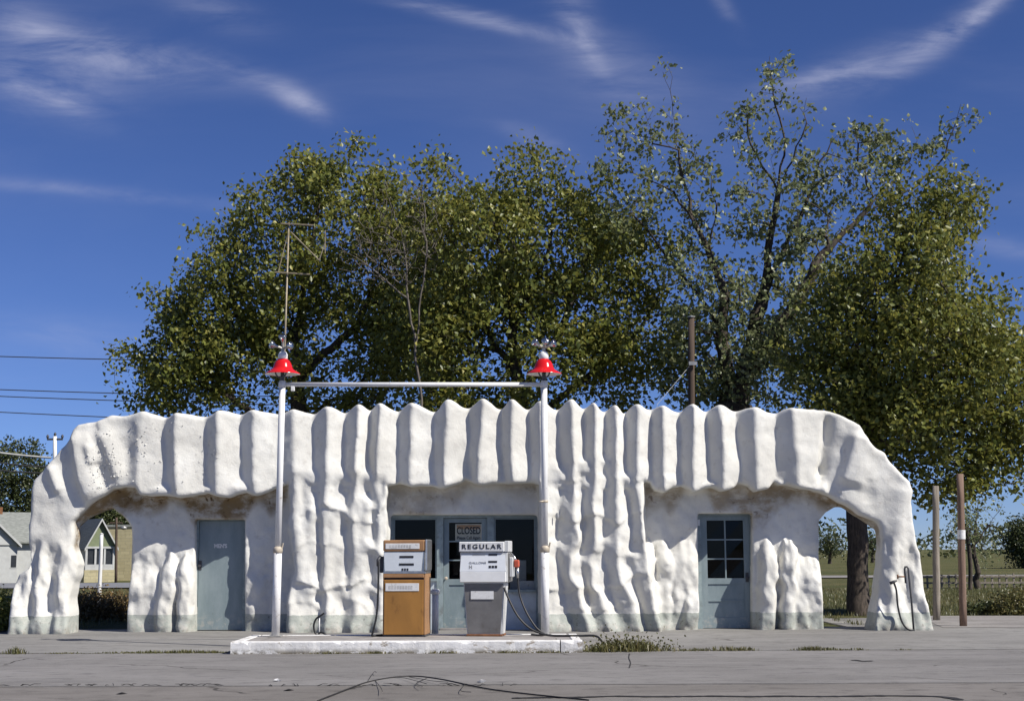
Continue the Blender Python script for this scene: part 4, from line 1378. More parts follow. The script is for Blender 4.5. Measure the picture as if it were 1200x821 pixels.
# white and grey pump with a REGULAR sign
base = P(569.5, 745.5, YQ)
pump2 = thing('gas_pump', 'white gas pump with a REGULAR sign on a tapering grey pedestal', 'gas pump', (base.x, YQ + 0.24, IT - 0.006), math.radians(-8))
z_of = lambda y: (745.5 - y) / 74.6 + 0.006
WH, DH = 0.388, 0.23
mb = MB()
wb, wt, zb, zt_ = 0.275, 0.325, 0.035, z_of(684)


def taper(wb, wt, d0, d1, z0, z1):
    return MB().add([(-wb, d0, z0), (wb, d0, z0), (wb, d1, z0), (-wb, d1, z0), (-wt, d0 - 0.02, z1), (wt, d0 - 0.02, z1), (wt, d1 + 0.02, z1), (-wt, d1 + 0.02, z1)],
                    [(0, 3, 2, 1), (4, 5, 6, 7), (0, 1, 5, 4), (1, 2, 6, 5), (2, 3, 7, 6), (3, 0, 4, 7)])


MB().bbox(-0.285, 0.285, -0.205, 0.205, 0, 0.033, 0.006).build('base_plate', 'rust', pump2, local=True)
ped = taper(wb, wt, -0.18, 0.18, zb, zt_).build('pedestal', 'pump_side', pump2, local=True)
MB().add([(-wb + 0.012, -0.186, zb + 0.01), (wb - 0.022, -0.186, zb + 0.01), (wt - 0.02, -0.208, zt_ - 0.02), (-wt + 0.012, -0.208, zt_ - 0.02),
          (-wb + 0.012, -0.176, zb + 0.01), (wb - 0.022, -0.176, zb + 0.01), (wt - 0.02, -0.198, zt_ - 0.02), (-wt + 0.012, -0.198, zt_ - 0.02)],
         [(0, 1, 2, 3), (0, 4, 5, 1), (1, 5, 6, 2), (2, 6, 7, 3), (3, 7, 4, 0)]).build('front_panel', 'pump_grey', ped, local=True)
MB().box(-0.21, 0.15, -0.2135, -0.2035, z_of(703.3), z_of(694)).build('plate', 'plate_white', ped, local=True)
head = MB().bbox(-WH + 0.01, WH - 0.012, -DH, DH, zt_ + 0.001, z_of(649), 0.012).build('meter_head', 'pump_side', pump2, local=True)
MB().bbox(WH - 0.011, WH + 0.004, -DH + 0.01, DH - 0.01, zt_ + 0.01, z_of(650), 0.005).build('side_panel', 'pump_grey', head, local=True)
MB().bbox(-WH + 0.012, WH - 0.035, -DH - 0.035, -DH - 0.001, zt_ + 0.004, z_of(671.5), 0.008).build('lower_front', 'white_enamel', head, local=True)
MB().add([(-WH + 0.012, -DH - 0.034, z_of(671.4)), (WH - 0.035, -DH - 0.034, z_of(671.4)), (WH - 0.05, -DH - 0.006, z_of(652)), (-WH + 0.03, -DH - 0.006, z_of(652)),
          (-WH + 0.012, -DH - 0.001, z_of(671.4)), (WH - 0.035, -DH - 0.001, z_of(671.4)), (WH - 0.05, -DH - 0.001, z_of(652)), (-WH + 0.03, -DH - 0.001, z_of(652))],
         [(0, 1, 2, 3), (0, 4, 5, 1), (1, 5, 6, 2), (2, 6, 7, 3), (3, 7, 4, 0)]).build('dial', 'pump_face', head, local=True)


def dial_y(y, off=0.004):
    t = (671.4 - y) / 19.4
    return -DH - 0.034 + 0.028 * t - off


def dial_box(name, xa, xb, ya, yb, mat):
    fx = lambda px: (px - 567) / 74.6 * 1.03
    MB().add([(fx(xa), dial_y(yb), z_of(yb)), (fx(xb), dial_y(yb), z_of(yb)), (fx(xb), dial_y(ya), z_of(ya)), (fx(xa), dial_y(ya), z_of(ya)),
              (fx(xa), dial_y(yb, 0.0005), z_of(yb)), (fx(xb), dial_y(yb, 0.0005), z_of(yb)), (fx(xb), dial_y(ya, 0.0005), z_of(ya)), (fx(xa), dial_y(ya, 0.0005), z_of(ya))],
             [(0, 1, 2, 3), (0, 4, 5, 1), (1, 5, 6, 2), (2, 6, 7, 3), (3, 7, 4, 0)]).build(name, mat, head, local=True)


dial_box('counter_slot', 572.5, 582.5, 651, 653, 'print_black')
dial_box('counter_slot', 572.5, 582.5, 659, 661.2, 'print_black')
for x in (573, 576.5, 580):
    dial_box('price_digit', x, x + 2.6, 664.6, 667.4, 'print_black')
dial_box('counter_slot', 554, 569, 651.6, 652.6, 'print_grey')
dial_box('grade_mark', 550.5, 551.4, 664, 668, 'print_grey')
dial_box('grade_mark', 553, 553.9, 664, 668, 'print_grey')
dial_box('grade_mark', 551.5, 552.9, 665.6, 666.3, 'print_grey')
text_part('GALLONS', 0.05, 'print_grey', head, Vector(((560 - 567) / 74.6, dial_y(661.5, 0.003), z_of(661.4))), width=0.27)
sg = MB().bbox(-WH - 0.002, WH - 0.06, -DH - 0.03, DH - 0.05, z_of(648.6), z_of(637), 0.008).build('sign_box', 'white_enamel', pump2, local=True)
MB().bbox(WH - 0.059, WH + 0.005, -DH - 0.01, DH - 0.05, z_of(648.8), z_of(636), 0.008).build('sign_end', 'pump_side', pump2, local=True)
MB().box(-WH + 0.008, WH - 0.07, -DH - 0.034, -DH - 0.0305, z_of(647.4), z_of(638.2)).build('sign_face', 'plate_white', sg, local=True)
text_part('REGULAR', 0.10, 'print_black', sg, Vector((-0.03, -DH - 0.037, z_of(642.8))), width=0.63, bold=0.002, space=1.35)
bx = WH + 0.03
MB().bbox(WH + 0.005, WH + 0.07, -DH + 0.05, -DH + 0.22, z_of(678), z_of(655), 0.012).build('nozzle_boot', 'pump_side', pump2, local=True)
MB().tube([(bx - 0.01, -DH + 0.12, z_of(649)), (bx + 0.05, -DH + 0.10, z_of(655)), (bx + 0.085, -DH + 0.09, z_of(660))], [0.012, 0.016, 0.024], 8).build('nozzle_spout', 'chrome', pump2, True, True)
MB().bbox(bx + 0.045, bx + 0.135, -DH + 0.05, -DH + 0.12, z_of(667), z_of(658), 0.018).build('nozzle_grip', 'red_grip', pump2, local=True)
MB().tube([(bx + 0.105, -DH + 0.085, z_of(667)), (bx + 0.11, -DH + 0.08, z_of(679))], [0.024, 0.018], 8).build('swivel', 'chrome', pump2, True, True)
hose([(bx + 0.11, -DH + 0.08, z_of(678)), (bx + 0.14, -DH + 0.05, z_of(698)), (bx + 0.25, -DH + 0.0, z_of(718)), (bx + 0.40, -DH - 0.02, z_of(735)), (bx + 0.52, -DH + 0.02, z_of(743)), (bx + 0.46, -DH + 0.12, 0.02), (bx + 0.3, -DH + 0.2, 0.02)], 0.016, pump2)
hs = [(wt - 0.01, -0.19, z_of(690)), (wt + 0.08, -0.23, z_of(705)), (wt + 0.22, -0.26, z_of(723)), (wt + 0.40, -0.27, z_of(736)), (wt + 0.60, -0.26, z_of(742.5)), (wt + 0.80, -0.25, 0.018), (wt + 1.15, -0.25, 0.018), (wt + 1.43, -0.27, 0.014), (wt + 1.56, -0.38, -0.09), (wt + 1.75, -0.50, -0.155), (wt + 2.0, -0.62, -0.155)]
hose(hs, 0.017, pump2)
# white stub post behind the orange pump
sp_ = P(508.8, 741, YQ + 0.55)
post = thing('guard_post', 'short white post behind the orange pump', 'post', (sp_.x, YQ + 0.85, IT - 0.006))
MB().tube([(0, 0, 0), (0, 0, 0.64)], 0.055, 12).build('pipe', 'white_paint', post, True, True)
MB().lathe([(0.06, 0.63), (0.075, 0.64), (0.075, 0.69), (0.05, 0.71), (0.0, 0.715)], (0, 0, 0), 12).build('cap', 'white_paint', post, True, True)

# ------------------------------------------------------------------ small fittings near the walls
a = G(1071, 739.5)
sp2 = thing('water_standpipe', 'bent dark iron standpipe with tap and hose in front of the right arch leg', 'standpipe', a)
k_ = FPX / (a.y * math.cos(PITCH))
dz = lambda y: (739.5 - y) / k_
dxp = lambda x: (x - 1071) / k_
MB().tube([(0, 0, -0.02), (dxp(1069.5), 0, dz(700)), (dxp(1067.5), 0, dz(667)), (dxp(1066), 0, dz(665)), (dxp(1064), 0, dz(665.2)), (dxp(1063.2), 0, dz(668)), (dxp(1063.8), 0, dz(684))], 0.019, 8).build('pipe', 'dark_metal', sp2, True, True)
MB().tube([(dxp(1063.5), 0, dz(676.5)), (dxp(1055), -0.02, dz(676.5))], 0.014, 6).tube([(dxp(1054.5), -0.02, dz(674)), (dxp(1054.5), -0.02, dz(679))], 0.014, 6).build('tap_arm', 'rust', sp2, True, True)
MB().tube([(dxp(1045), -0.03, dz(684)), (dxp(1050), -0.03, dz(682)), (dxp(1053), -0.03, dz(681))], [0.03, 0.026, 0.015], 8).build('hose_nozzle', 'dark_metal', sp2, True, True)
hose([(dxp(1049), -0.03, dz(682)), (dxp(1052), -0.03, dz(692)), (dxp(1053), -0.03, dz(710)), (dxp(1056), -0.05, dz(726)), (dxp(1061), -0.07, dz(735)), (dxp(1067), -0.04, 0.025), (0, 0, 0.03)], 0.018, sp2)

a = G(374, 746.5)
aw = thing('air_line_stand', 'thin white stake with a curl of black air hose at the wall foot', 'hose stand', a)
k_ = FPX / (a.y * math.cos(PITCH))
dz = lambda y: (746.5 - y) / k_
dxp = lambda x: (x - 374) / k_
MB().tube([(0, 0, -0.02), (0, 0, dz(721))], 0.011, 6).build('stake', 'white_paint', aw, True, True)
hose([(dxp(380), -0.02, dz(718.5)), (dxp(376), -0.02, dz(721)), (dxp(370.5), -0.02, dz(725)), (dxp(367.8), -0.02, dz(732)), (dxp(369), -0.02, dz(740)), (dxp(373), -0.02, dz(744)), (dxp(374.5), -0.02, dz(741)), (dxp(379), -0.04, dz(741)), (dxp(385), -0.07, 0.02)], 0.017, aw)

# faint hook and plates on the walls
for (px, py, lab) in ((653, 604.5, 'small oval metal plate nailed on the plaster by the right post'),):
    p = P(px, py, YF - 0.12)
    o = MB().lathe([(0.055, 0.0), (0.06, 0.006), (0.03, 0.012), (0.0, 0.013)], (0, 0, 0), 14, (0, -1, 0)).build('wall_plate', 'galvanised')
    o.scale = (0.6, 1, 1.1)
    o.location = p
    tag(o, lab, 'plate')

# ------------------------------------------------------------------ antenna on the roof
YA = 28.9
zb_ = ZR - 0.05
ant = thing('antenna', 'rusty television mast with two crossarms rising behind the left lamp', 'antenna', (P(331.5, 480, YA).x, YA, zb_))
A0 = Vector((P(330.5, 480, YA).x, YA, zb_))
A1 = P(338.5, 261, YA)
MB().tube([A0, A0.lerp(A1, 0.5), A1], [0.026, 0.022, 0.018], 8).build('mast', 'antenna_metal', ant, True)
MB().tube([P(329, 262, YA - 0.04), P(368, 264, YA - 0.04)], 0.016, 6).build('crossarm', 'antenna_metal', ant)
MB().tube([P(322, 319, YA - 0.04), P(363, 321.5, YA - 0.04)], 0.016, 6).build('crossarm', 'antenna_metal', ant)
MB().tube([P(341, 272, YA), P(374, 305, YA - 0.3)], 0.014, 6).build('brace', 'antenna_metal', ant)
MB().tube([P(337, 275, YA), P(326, 319, YA)], 0.010, 5).build('lead_wire', 'antenna_metal', ant)
MB().tube([P(381, 270, YA - 0.3), P(381, 297, YA - 0.3)], 0.012, 5).tube([P(374, 305, YA - 0.3), P(381, 284, YA - 0.3)], 0.012, 5).build('element', 'antenna_metal', ant)

# ------------------------------------------------------------------ posts and poles
def wood_pole(px, ybase, ytop, w0, w1, mat, name, label, cat, Y=None, lean=0.0, group=None, z=None):
    b = G(px, ybase) if Y is None else P(px, ybase, Y)
    if Y is not None:
        b.z = float(terrain_z(b.x, b.y)) if z is None else z
    t = P(px + lean, ytop, b.y)
    th = thing(name, label, cat, b, 0, group)
    s = FPX / (b.y * math.cos(PITCH))
    n = 7
    pts_ = [b.lerp(t, i / (n - 1)) + Vector((random.uniform(-.004, .004), 0, 0)) for i in range(n)]
    pts_[0] -= Vector((0, 0, 0.05))
    MB().tube(pts_, [(w0 + (w1 - w0) * i / (n - 1)) / 2 / s for i in range(n)], 12).build('shaft', mat, th, True)
    return th, b, t, s


p1, b, t, s = wood_pole(1097.5, 727, 569, 8.5, 7.5, 'pole_wood_grey', 'wooden_post', 'thinner weathered grey wooden post right of the arch', 'post', lean=-1)
p2, b, t, s = wood_pole(1129, 734, 555, 8.5, 8.0, 'pole_wood_red', 'wooden_post', 'thicker reddish wooden post with a white band, right of the arch', 'post', lean=-4)
c0 = b.lerp(t, 0.57)
c1 = b.lerp(t, 0.63)
MB().tube([c0, c1], 0.078, 12, False).build('paper_band', 'plate_white', p2, True)
pp, b, t, s = wood_pole(811, 700, 372, 9, 7.5, 'pole_wood', 'utility_pole', 'dark wooden utility pole rising behind the roof', 'pole', Y=34.6, lean=-1, z=-0.012)
g0 = b.lerp(t, 0.84)
MB().tube([g0, P(770, 474, 33.9), Vector((P(742, 520, 33.6).x, 33.7, 0))], 0.006, 5).build('guy_wire', 'wire_pale', pp)
MB().box(t.x - 0.10, t.x + 0.10, t.y - 0.16, t.y - 0.12, g0.z - 0.05, g0.z + 0.04).build('bracket', 'galvanised', pp)
MB().lathe([(0.10, 0), (0.102, 0.03), (0.0, 0.06)], t, 10).build('pole_cap', 'galvanised', pp)

wp, b, t, s = wood_pole(64.5, 640, 511, 5, 4.5, 'white_paint', 'utility_pole', 'white pole with small crossarm behind the left arch', 'pole', Y=58)
MB().tube([t + Vector((-0.32, 0, -0.12)), t + Vector((0.32, 0, -0.12))], 0.04, 6).build('crossarm', 'dark_metal', wp)
for dx in (-0.3, 0.0, 0.3):
    MB().lathe([(0.03, 0), (0.05, 0.04), (0.06, 0.10), (0.02, 0.16), (0, 0.165)], t + Vector((dx, 0, -0.09 if dx else 0.0)), 8).build('insulator', 'dark_metal', wp, True)
bp, b, t, s = wood_pole(136, 678, 606, 3.4, 2.6, 'pole_wood', 'utility_pole', 'brown pole beside the road seen through the left arch', 'pole', Y=92, lean=0.5)
MB().tube([t + Vector((-0.4, 0, -0.35)), t + Vector((0.4, 0, -0.35))], 0.05, 6).build('crossarm', 'pole_wood', bp)
MB().lathe([(0.0, 0.0), (0.16, 0.05), (0.2, 0.18), (0.0, 0.28)], t + Vector((0.5, 0, -0.8)), 10).build('lamp', 'galvanised', bp, True)
wh, b, t, s = wood_pole(116, 706, 626, 4.6, 4.0, 'white_paint', 'sign_post', 'leaning white post on the grass seen through the left arch', 'post', Y=41, lean=3.2)
MB().lathe([(0.05, 0), (0.06, 0.02), (0, 0.05)], t, 8).build('cap', 'white_paint', wh)
dk, b, t, s = wood_pole(86, 725, 684, 3.2, 3.0, 'pole_wood', 'fence_post', 'short dark post just behind the left arch leg', 'post', Y=30.5)
MB().lathe([(0.035, 0), (0.04, 0.02), (0, 0.04)], t, 8).build('cap', 'dark_metal', dk)


def cable(name, label, A, B, sag, r, mat='wire', group=None, n=24):
    pts_ = [A.lerp(B, i / n) - Vector((0, 0, sag * 4 * (i / n) * (1 - i / n))) for i in range(n + 1)]
    o = MB().tube(pts_, r, 5).build(name, mat)
    tag(o, label, 'cable', group)


YC = 47.0
for i, (ya, yb, lab) in enumerate(((417, 421, 'topmost overhead wire at the left'), (455.5, 461, 'second overhead wire from the top at the left'), (463, 470, 'third overhead wire from the top at the left'), (481, 490.5, 'lowest of the four high overhead wires at the left'))):
    A = P(-60, ya - 1.5, YC + i)
    B = P(430, yb + (yb - ya) * 0.8, YC + i)
    cable('overhead_wire', lab, A, B, 0.06, 0.017)
cable('overhead_wire', 'thick pale cable running to the white pole at the left', P(-40, 524, 58), P(60, 536, 58), 0.05, 0.045, 'wire_pale')
cable('overhead_wire', 'upper black cable below the pale one at the left', P(-40, 535, 57), P(62, 547, 57), 0.08, 0.03)
cable('overhead_wire', 'lower black cable below the pale one at the left', P(-40, 545, 57), P(62, 554, 57), 0.08, 0.03)
cable('overhead_wire', 'upper dark wire leaving the right edge by the trees', P(1110, 556, 36.5), P(1260, 541, 36.5), 0.10, 0.014)
cable('overhead_wire', 'lower dark wire leaving the right edge by the trees', P(1110, 566, 36.5), P(1260, 556, 36.5), 0.10, 0.014)


# ================================================================== TREES
def ell_points(ells, Y, n, rng, shell=0.45):
    """points inside the union of ellipsoids; each given as pixel centre, pixel radii and depth radius in metres"""
    vol_ = np.array([e[2] * e[3] * e[4] for e in ells])
    which = rng.choice(len(ells), n, p=vol_ / vol_.sum())
    out = []
    s = FPX / (Y * math.cos(PITCH))
    for i in which:
        cx, cy, rx, ry, rd = ells[i]
        c = P(cx, cy, Y + (ells[i][5] if False else 0))
        d = rng.normal(size=3)
        d /= np.linalg.norm(d)
        r = rng.random() ** (1 / 3)
        r = shell + (1 - shell) * r if rng.random() < 0.6 else r
        out.append((c.x + d[0] * r * rx / s, c.y + d[1] * r * rd, c.z + d[2] * r * ry / s))
    return np.array(out)


def ragged(ells, rng, k=6, r=(0.18, 0.45)):
    """small side clumps on the rim so that the outline breaks up"""
    out = list(ells)
    for (cx, cy, rx, ry, rd) in ells:
        for i in range(k):
            a = rng.uniform(0, 2 * np.pi)
            f = rng.uniform(0.85, 1.2)
            q_ = rng.uniform(*r)
            out.append((cx + rx * f * math.cos(a), cy + ry * f * math.sin(a), max(rx, 20) * q_, max(ry, 20) * q_, rd * 0.6))
    return out


def gap_field(p, rng, wl=1.5):
    g = np.zeros(len(p))
    for i in range(14):
        d = rng.normal(size=3)
        d *= 2 * np.pi / (wl * rng.uniform(0.7, 1.8)) / np.linalg.norm(d)
        g += np.sin(p @ d + rng.uniform(0, 6.28))
    return g / math.sqrt(7)


def grow(limbs, targets, rng, wander=0.06, bias=0.22, step=0.45):
    """limbs: list of (polyline, ) forming the start of the skeleton; targets joined one by one to the nearest node"""
    nodes, par, dist = [], [], []

    def near_index(p):
        a = np.array(nodes)
        return int(np.argmin(((a - np.array(p)) ** 2).sum(1)))

    for pl in limbs:
        pl = [np.array(p, float) for p in pl]
        if not nodes:
            nodes.append(pl[0])
            par.append(-1)
            dist.append(0.0)
            cur = 0
        else:
            cur = near_index(pl[0])
        for q_ in pl[1:]:
            a = nodes[cur]
            d = np.linalg.norm(q_ - a)
            k = max(1, int(round(d / 0.35)))
            a0 = a.copy()
            for j in range(1, k + 1):
                p = a0 + (q_ - a0) * j / k + (rng.normal(size=3) * wander * 0.5 if j < k else 0)
                nodes.append(p)
                par.append(cur)
                dist.append(dist[cur] + np.linalg.norm(p - nodes[cur]))
                cur = len(nodes) - 1
    nlimb = len(nodes)
    order = np.argsort(((targets - np.array(nodes[nlimb // 2])) ** 2).sum(1))
    N = np.zeros((len(targets) * 6 + nlimb + 10, 3))
    N[:nlimb] = np.array(nodes)
    Dm = np.zeros(len(N))
    Dm[:nlimb] = dist
    lowcut = 1.2
    tips = []
    for ti in order:
        p = targets[ti]
        n = len(nodes)
        dv = p - N[:n]
        d = np.sqrt((dv ** 2).sum(1))
        cost = d + bias * Dm[:n] + np.where(dv[:, 2] < -0.3, 0.5 * np.abs(dv[:, 2]), 0) + np.where(N[:n, 2] < 2.2, 3.0, 0)
        i = int(np.argmin(cost))
        k = max(1, min(5, int(round(d[i] / step))))
        a0 = N[i].copy()
        sag = np.array([0, 0, 0.10 * d[i]])
        cur = i
        for j in range(1, k + 1):
            t = j / k
            q_ = a0 + (p - a0) * t + sag * math.sin(math.pi * t) * 0.6 + (rng.normal(size=3) * wander if j < k else 0)
            nodes.append(q_)
            par.append(cur)
            N[len(nodes) - 1] = q_
            Dm[len(nodes) - 1] = Dm[cur] + np.linalg.norm(q_ - N[cur])
            cur = len(nodes) - 1
        tips.append(cur)
    return np.array(nodes), np.array(par), np.array(tips)


def radii(nodes, par, r_tip=0.007, e=2.25, r_base=None):
    n = len(nodes)
    acc = np.zeros(n)
    for i in range(n - 1, -1, -1):
        r = max(acc[i], r_tip ** e)
        acc[i] = r
        if par[i] >= 0:
            acc[par[i]] += r
    r = acc ** (1 / e)
    if r_base:
        g = math.log(r_base / r_tip) / math.log(max(r[0] / r_tip, 1.01))
        r = r_tip * (r / r_tip) ** g
    return r


def wood_mesh(name, nodes, par, rad, mat, parent, rmin=0.0, sides=(7, 4, 3)):
    vs, fs = [], []
    cnt = 0
    for i in range(len(nodes)):
        j = par[i]
        if j < 0 or rad[i] < rmin:
            continue
        a, b = nodes[j], nodes[i]
        t = b - a
        L = np.linalg.norm(t)
        if L < 1e-5:
            continue
        t = t / L
        ns = sides[0] if rad[i] > 0.06 else (sides[1] if rad[i] > 0.018 else sides[2])
        up = np.array([0, 0, 1.0]) if abs(t[2]) < 0.9 else np.array([1.0, 0, 0])
        u = np.cross(t, up)
        u /= np.linalg.norm(u)
        w = np.cross(t, u)
        ra = min(rad[j], rad[i] * 1.25)
        an = np.arange(ns) * 2 * np.pi / ns
        ring = np.cos(an)[:, None] * u + np.sin(an)[:, None] * w
        vs.append(a - t * ra * 0.25 + ring * ra)
        vs.append(b + t * rad[i] * 0.25 + ring * rad[i])
        for k in range(ns):
            k2 = (k + 1) % ns
            fs.append((cnt + k, cnt + k2, cnt + ns + k2, cnt + ns + k))
        cnt += 2 * ns
    V_ = np.concatenate(vs)
    me = bpy.data.meshes.new(name)
    me.from_pydata(V_.tolist(), [], fs)
    return link_mesh(name, me, mat, parent, True)


def leaf_mesh(name, centres, size, mat, parent, rng, tint_mid=0.45, tint_var=0.22, clump=None, droop=0.35, long=1.25):
    n = len(centres)
    nrm_ = rng.normal(size=(n, 3))
    nrm_[:, 2] += 0.35
    nrm_ /= np.linalg.norm(nrm_, axis=1)[:, None]
    d = rng.normal(size=(n, 3))
    d[:, 2] -= droop * 2
    d -= nrm_ * (d * nrm_).sum(1)[:, None]
    d /= np.linalg.norm(d, axis=1)[:, None] + 1e-9
    w = np.cross(nrm_, d)
    s = size * rng.uniform(0.65, 1.3, n)[:, None]
    fold = nrm_ * s * 0.16
    p0 = centres - d * s * 0.5
    p1 = centres + w * s * 0.40 + fold
    p2 = centres + d * s * long * 0.55
    p3 = centres - w * s * 0.40 + fold
    V_ = np.stack([p0, p1, p2, p3], 1).reshape(-1, 3)
    i = np.arange(n) * 4
    F_ = np.concatenate([np.stack([i, i + 1, i + 2], 1), np.stack([i, i + 2, i + 3], 1)])
    me = mesh_np(name, V_, F_, 3)
    t = rng.normal(tint_mid, tint_var, n) + (clump if clump is not None else 0)
    float_attr(me, 'tint', np.repeat(np.clip(t, 0, 1), 4))
    o = link_mesh(name, me, mat, parent)
    o['kind'] = 'stuff'
    return o


def make_tree(name, label, limbs_px, Y, ells, ntips, leaves_per_tip, leaf_size, leafmat, barkmat, r_base, seed, spread=0.33, depth_off=None, group='trees behind the gas station', tint_mid=0.45, rmin=0.0, bias=0.22, shell=0.45, z0=None, droop=0.35, gaps=-0.75, rag=0):
    rng = np.random.default_rng(seed)
    limbs = []
    for pl in limbs_px:
        out = []
        for q_ in pl:
            v = P(q_[0], q_[1], Y + (q_[2] if len(q_) > 2 else 0.0))
            out.append((v.x, v.y, v.z))
        limbs.append(out)
    base = list(limbs[0][0])
    base[2] = float(terrain_z(base[0], base[1])) if z0 is None else z0
    limbs[0][0] = tuple(base)
    tree = thing(name, label, 'tree', base, 0, group)
    tg = ell_points(ragged(ells, rng, rag) if rag else ells, Y, ntips, rng, shell)
    tg = tg[gap_field(tg, rng) > gaps]
    nodes, par, tips = grow(limbs, tg, rng, bias=bias)
    rad = radii(nodes, par, 0.006, 2.2, r_base)
    # root flare
    for i in range(len(nodes)):
        if nodes[i][2] - base[2] < 0.5 and rad[i] > 0.08:
            rad[i] *= 1 + 0.5 * (1 - (nodes[i][2] - base[2]) / 0.5)
    trunk = wood_mesh('trunk', nodes, par, rad, barkmat, tree, rmin)
    # leaves round the outer nodes
    thin = np.where(rad <= np.quantile(rad, 0.80))[0]
    tipset = np.concatenate([tips, rng.choice(thin, len(tips) // 2)])
    k = rng.poisson(leaves_per_tip, len(tipset))
    keep = rng.random(len(tipset)) < 0.90
    k = k * keep
    idx = np.repeat(np.arange(len(tipset)), k)
    cen = nodes[tipset][idx]
    off = rng.normal(size=(len(idx), 3)) * spread * np.array([1, 1, 0.8])
    cl_t = rng.normal(0, 0.14, len(tipset))[idx]
    cen = cen + off
    leaf_mesh('crown', cen, leaf_size, leafmat, tree, rng, tint_mid, 0.2, cl_t, droop)
    return tree, nodes, par, rad


T1 = [(400, 290, 105, 95, 2.8), (310, 330, 85, 80, 2.4), (250, 395, 70, 70, 2.2), (165, 445, 32, 42, 1.2), (220, 440, 60, 50, 1.8), (350, 425, 130, 75, 2.8), (450, 330, 80, 90, 2.6), (400, 225, 60, 38, 1.6), (372, 205, 30, 26, 1.2), (240, 340, 50, 38, 1.5), (300, 262, 40, 35, 1.4), (460, 420, 70, 70, 2.4)]
make_tree('broadleaf_tree', 'dense olive tree filling the sky behind the left lamp', [
    [(345, 720), (347, 560), (350, 470), (345, 400), (355, 330), (372, 250, -0.3), (378, 205)], [(350, 470), (300, 400, 0.5), (255, 340), (225, 310)], [(347, 520), (260, 460, -0.6), (190, 430), (150, 420)],
    [(350, 450), (420, 380, -0.8), (450, 300), (455, 225)], [(345, 400), (310, 310, 0.8), (300, 245)]],
    43.5, T1, 2300, 20, 0.14, 'leaf_olive', 'bark', 0.30, 21, 0.27, rag=8, gaps=-0.5)
T2 = [(560, 300, 78, 95, 2.8), (640, 300, 80, 88, 2.8), (710, 340, 70, 90, 2.6), (600, 420, 140, 70, 3.0), (745, 410, 58, 75, 2.2), (510, 400, 60, 80, 2.4), (540, 225, 40, 30, 1.3), (590, 215, 38, 26, 1.2), (662, 205, 26, 24, 1.0), (700, 240, 36, 34, 1.4), (770, 430, 40, 55, 1.8), (520, 250, 36, 40, 1.5)]
make_tree('broadleaf_tree', 'broad dense olive tree behind the middle of the roof', [
    [(610, 720), (612, 560), (608, 470), (600, 390), (590, 310), (575, 240), (560, 205)], [(608, 470), (660, 380, -0.6), (690, 300), (700, 230)], [(605, 440), (550, 360, 0.6), (530, 280), (525, 225)],
    [(612, 500), (690, 440, 0.5), (745, 390), (770, 350)], [(600, 390), (640, 300, -0.8), (655, 220), (663, 190)]],
    39.5, T2, 2200, 20, 0.13, 'leaf_olive', 'bark', 0.30, 22, 0.25, rag=8, gaps=-0.5)
T3 = [(783, 120, 22, 45, 0.8), (745, 150, 36, 30, 1.0), (715, 195, 34, 18, 0.9), (790, 185, 40, 40, 1.3), (760, 225, 45, 28, 1.2), (903, 95, 26, 30, 0.9), (880, 150, 28, 36, 1.0), (935, 145, 26, 34, 1.0), (910, 200, 40, 40, 1.2), (845, 260, 50, 50, 1.6), (930, 265, 45, 50, 1.6),
      (1005, 165, 42, 26, 1.1), (1055, 180, 36, 30, 1.1), (1122, 140, 20, 24, 0.7), (1105, 175, 24, 22, 0.7), (1000, 215, 50, 36, 1.4), (1125, 235, 26, 30, 0.9), (820, 345, 50, 60, 1.8), (890, 370, 60, 70, 2.2), (955, 330, 50, 60, 1.8), (880, 445, 70, 40, 2.2), (800, 420, 36, 60, 1.4), (715, 250, 30, 26, 0.9), (820, 225, 25, 45, 1.0), (960, 200, 26, 30, 1.0), (930, 410, 60, 50, 1.6), (850, 420, 60, 50, 1.6)]
make_tree('tall_open_tree', 'tall open crowned tree with pale leaves and visible limbs', [
    [(860, 720), (860, 560), (858, 480), (850, 430), (846, 385), (850, 345), (832, 300), (814, 262), (790, 225, -0.3), (742, 203, -0.4), (700, 200, -0.5)], [(814, 262), (796, 190, 0.3), (788, 120, 0.3), (783, 78, 0.3)],
    [(858, 480), (882, 400, 0.4), (894, 345, 0.4), (901, 285, 0.4), (912, 225, 0.4), (920, 165, 0.2), (906, 110), (902, 66)], [(858, 470), (895, 410, -0.5), (933, 355, -0.6), (962, 300, -0.6), (1010, 252, -0.5), (1052, 210, -0.3), (1075, 165)],
    [(1010, 252, -0.5), (1075, 218, -0.2), (1108, 182), (1126, 122)], [(846, 385), (806, 330, 0.4), (772, 288, 0.5), (740, 250, 0.5)], [(846, 400), (815, 380, -0.8), (785, 350, -0.8)], [(894, 345, 0.4), (940, 250, 0.6), (960, 190, 0.6), (985, 155, 0.5)], [(832, 300), (840, 240, -0.6), (826, 190, -0.6)],
    [(842, 480), (826, 420, 0.8), (812, 360, 0.9)], [(1010, 252, -0.5), (1090, 262, 0.3), (1130, 235, 0.4)], [(912, 225, 0.4), (880, 170, 0.2), (872, 125)], [(912, 225, 0.4), (940, 160, -0.3), (945, 115, -0.3)]],
    37.5, T3, 1350, 12.5, 0.125, 'leaf_silver', 'bark', 0.52, 23, 0.17, rag=2, gaps=-0.35, bias=0.12, shell=0.3, tint_mid=0.5)
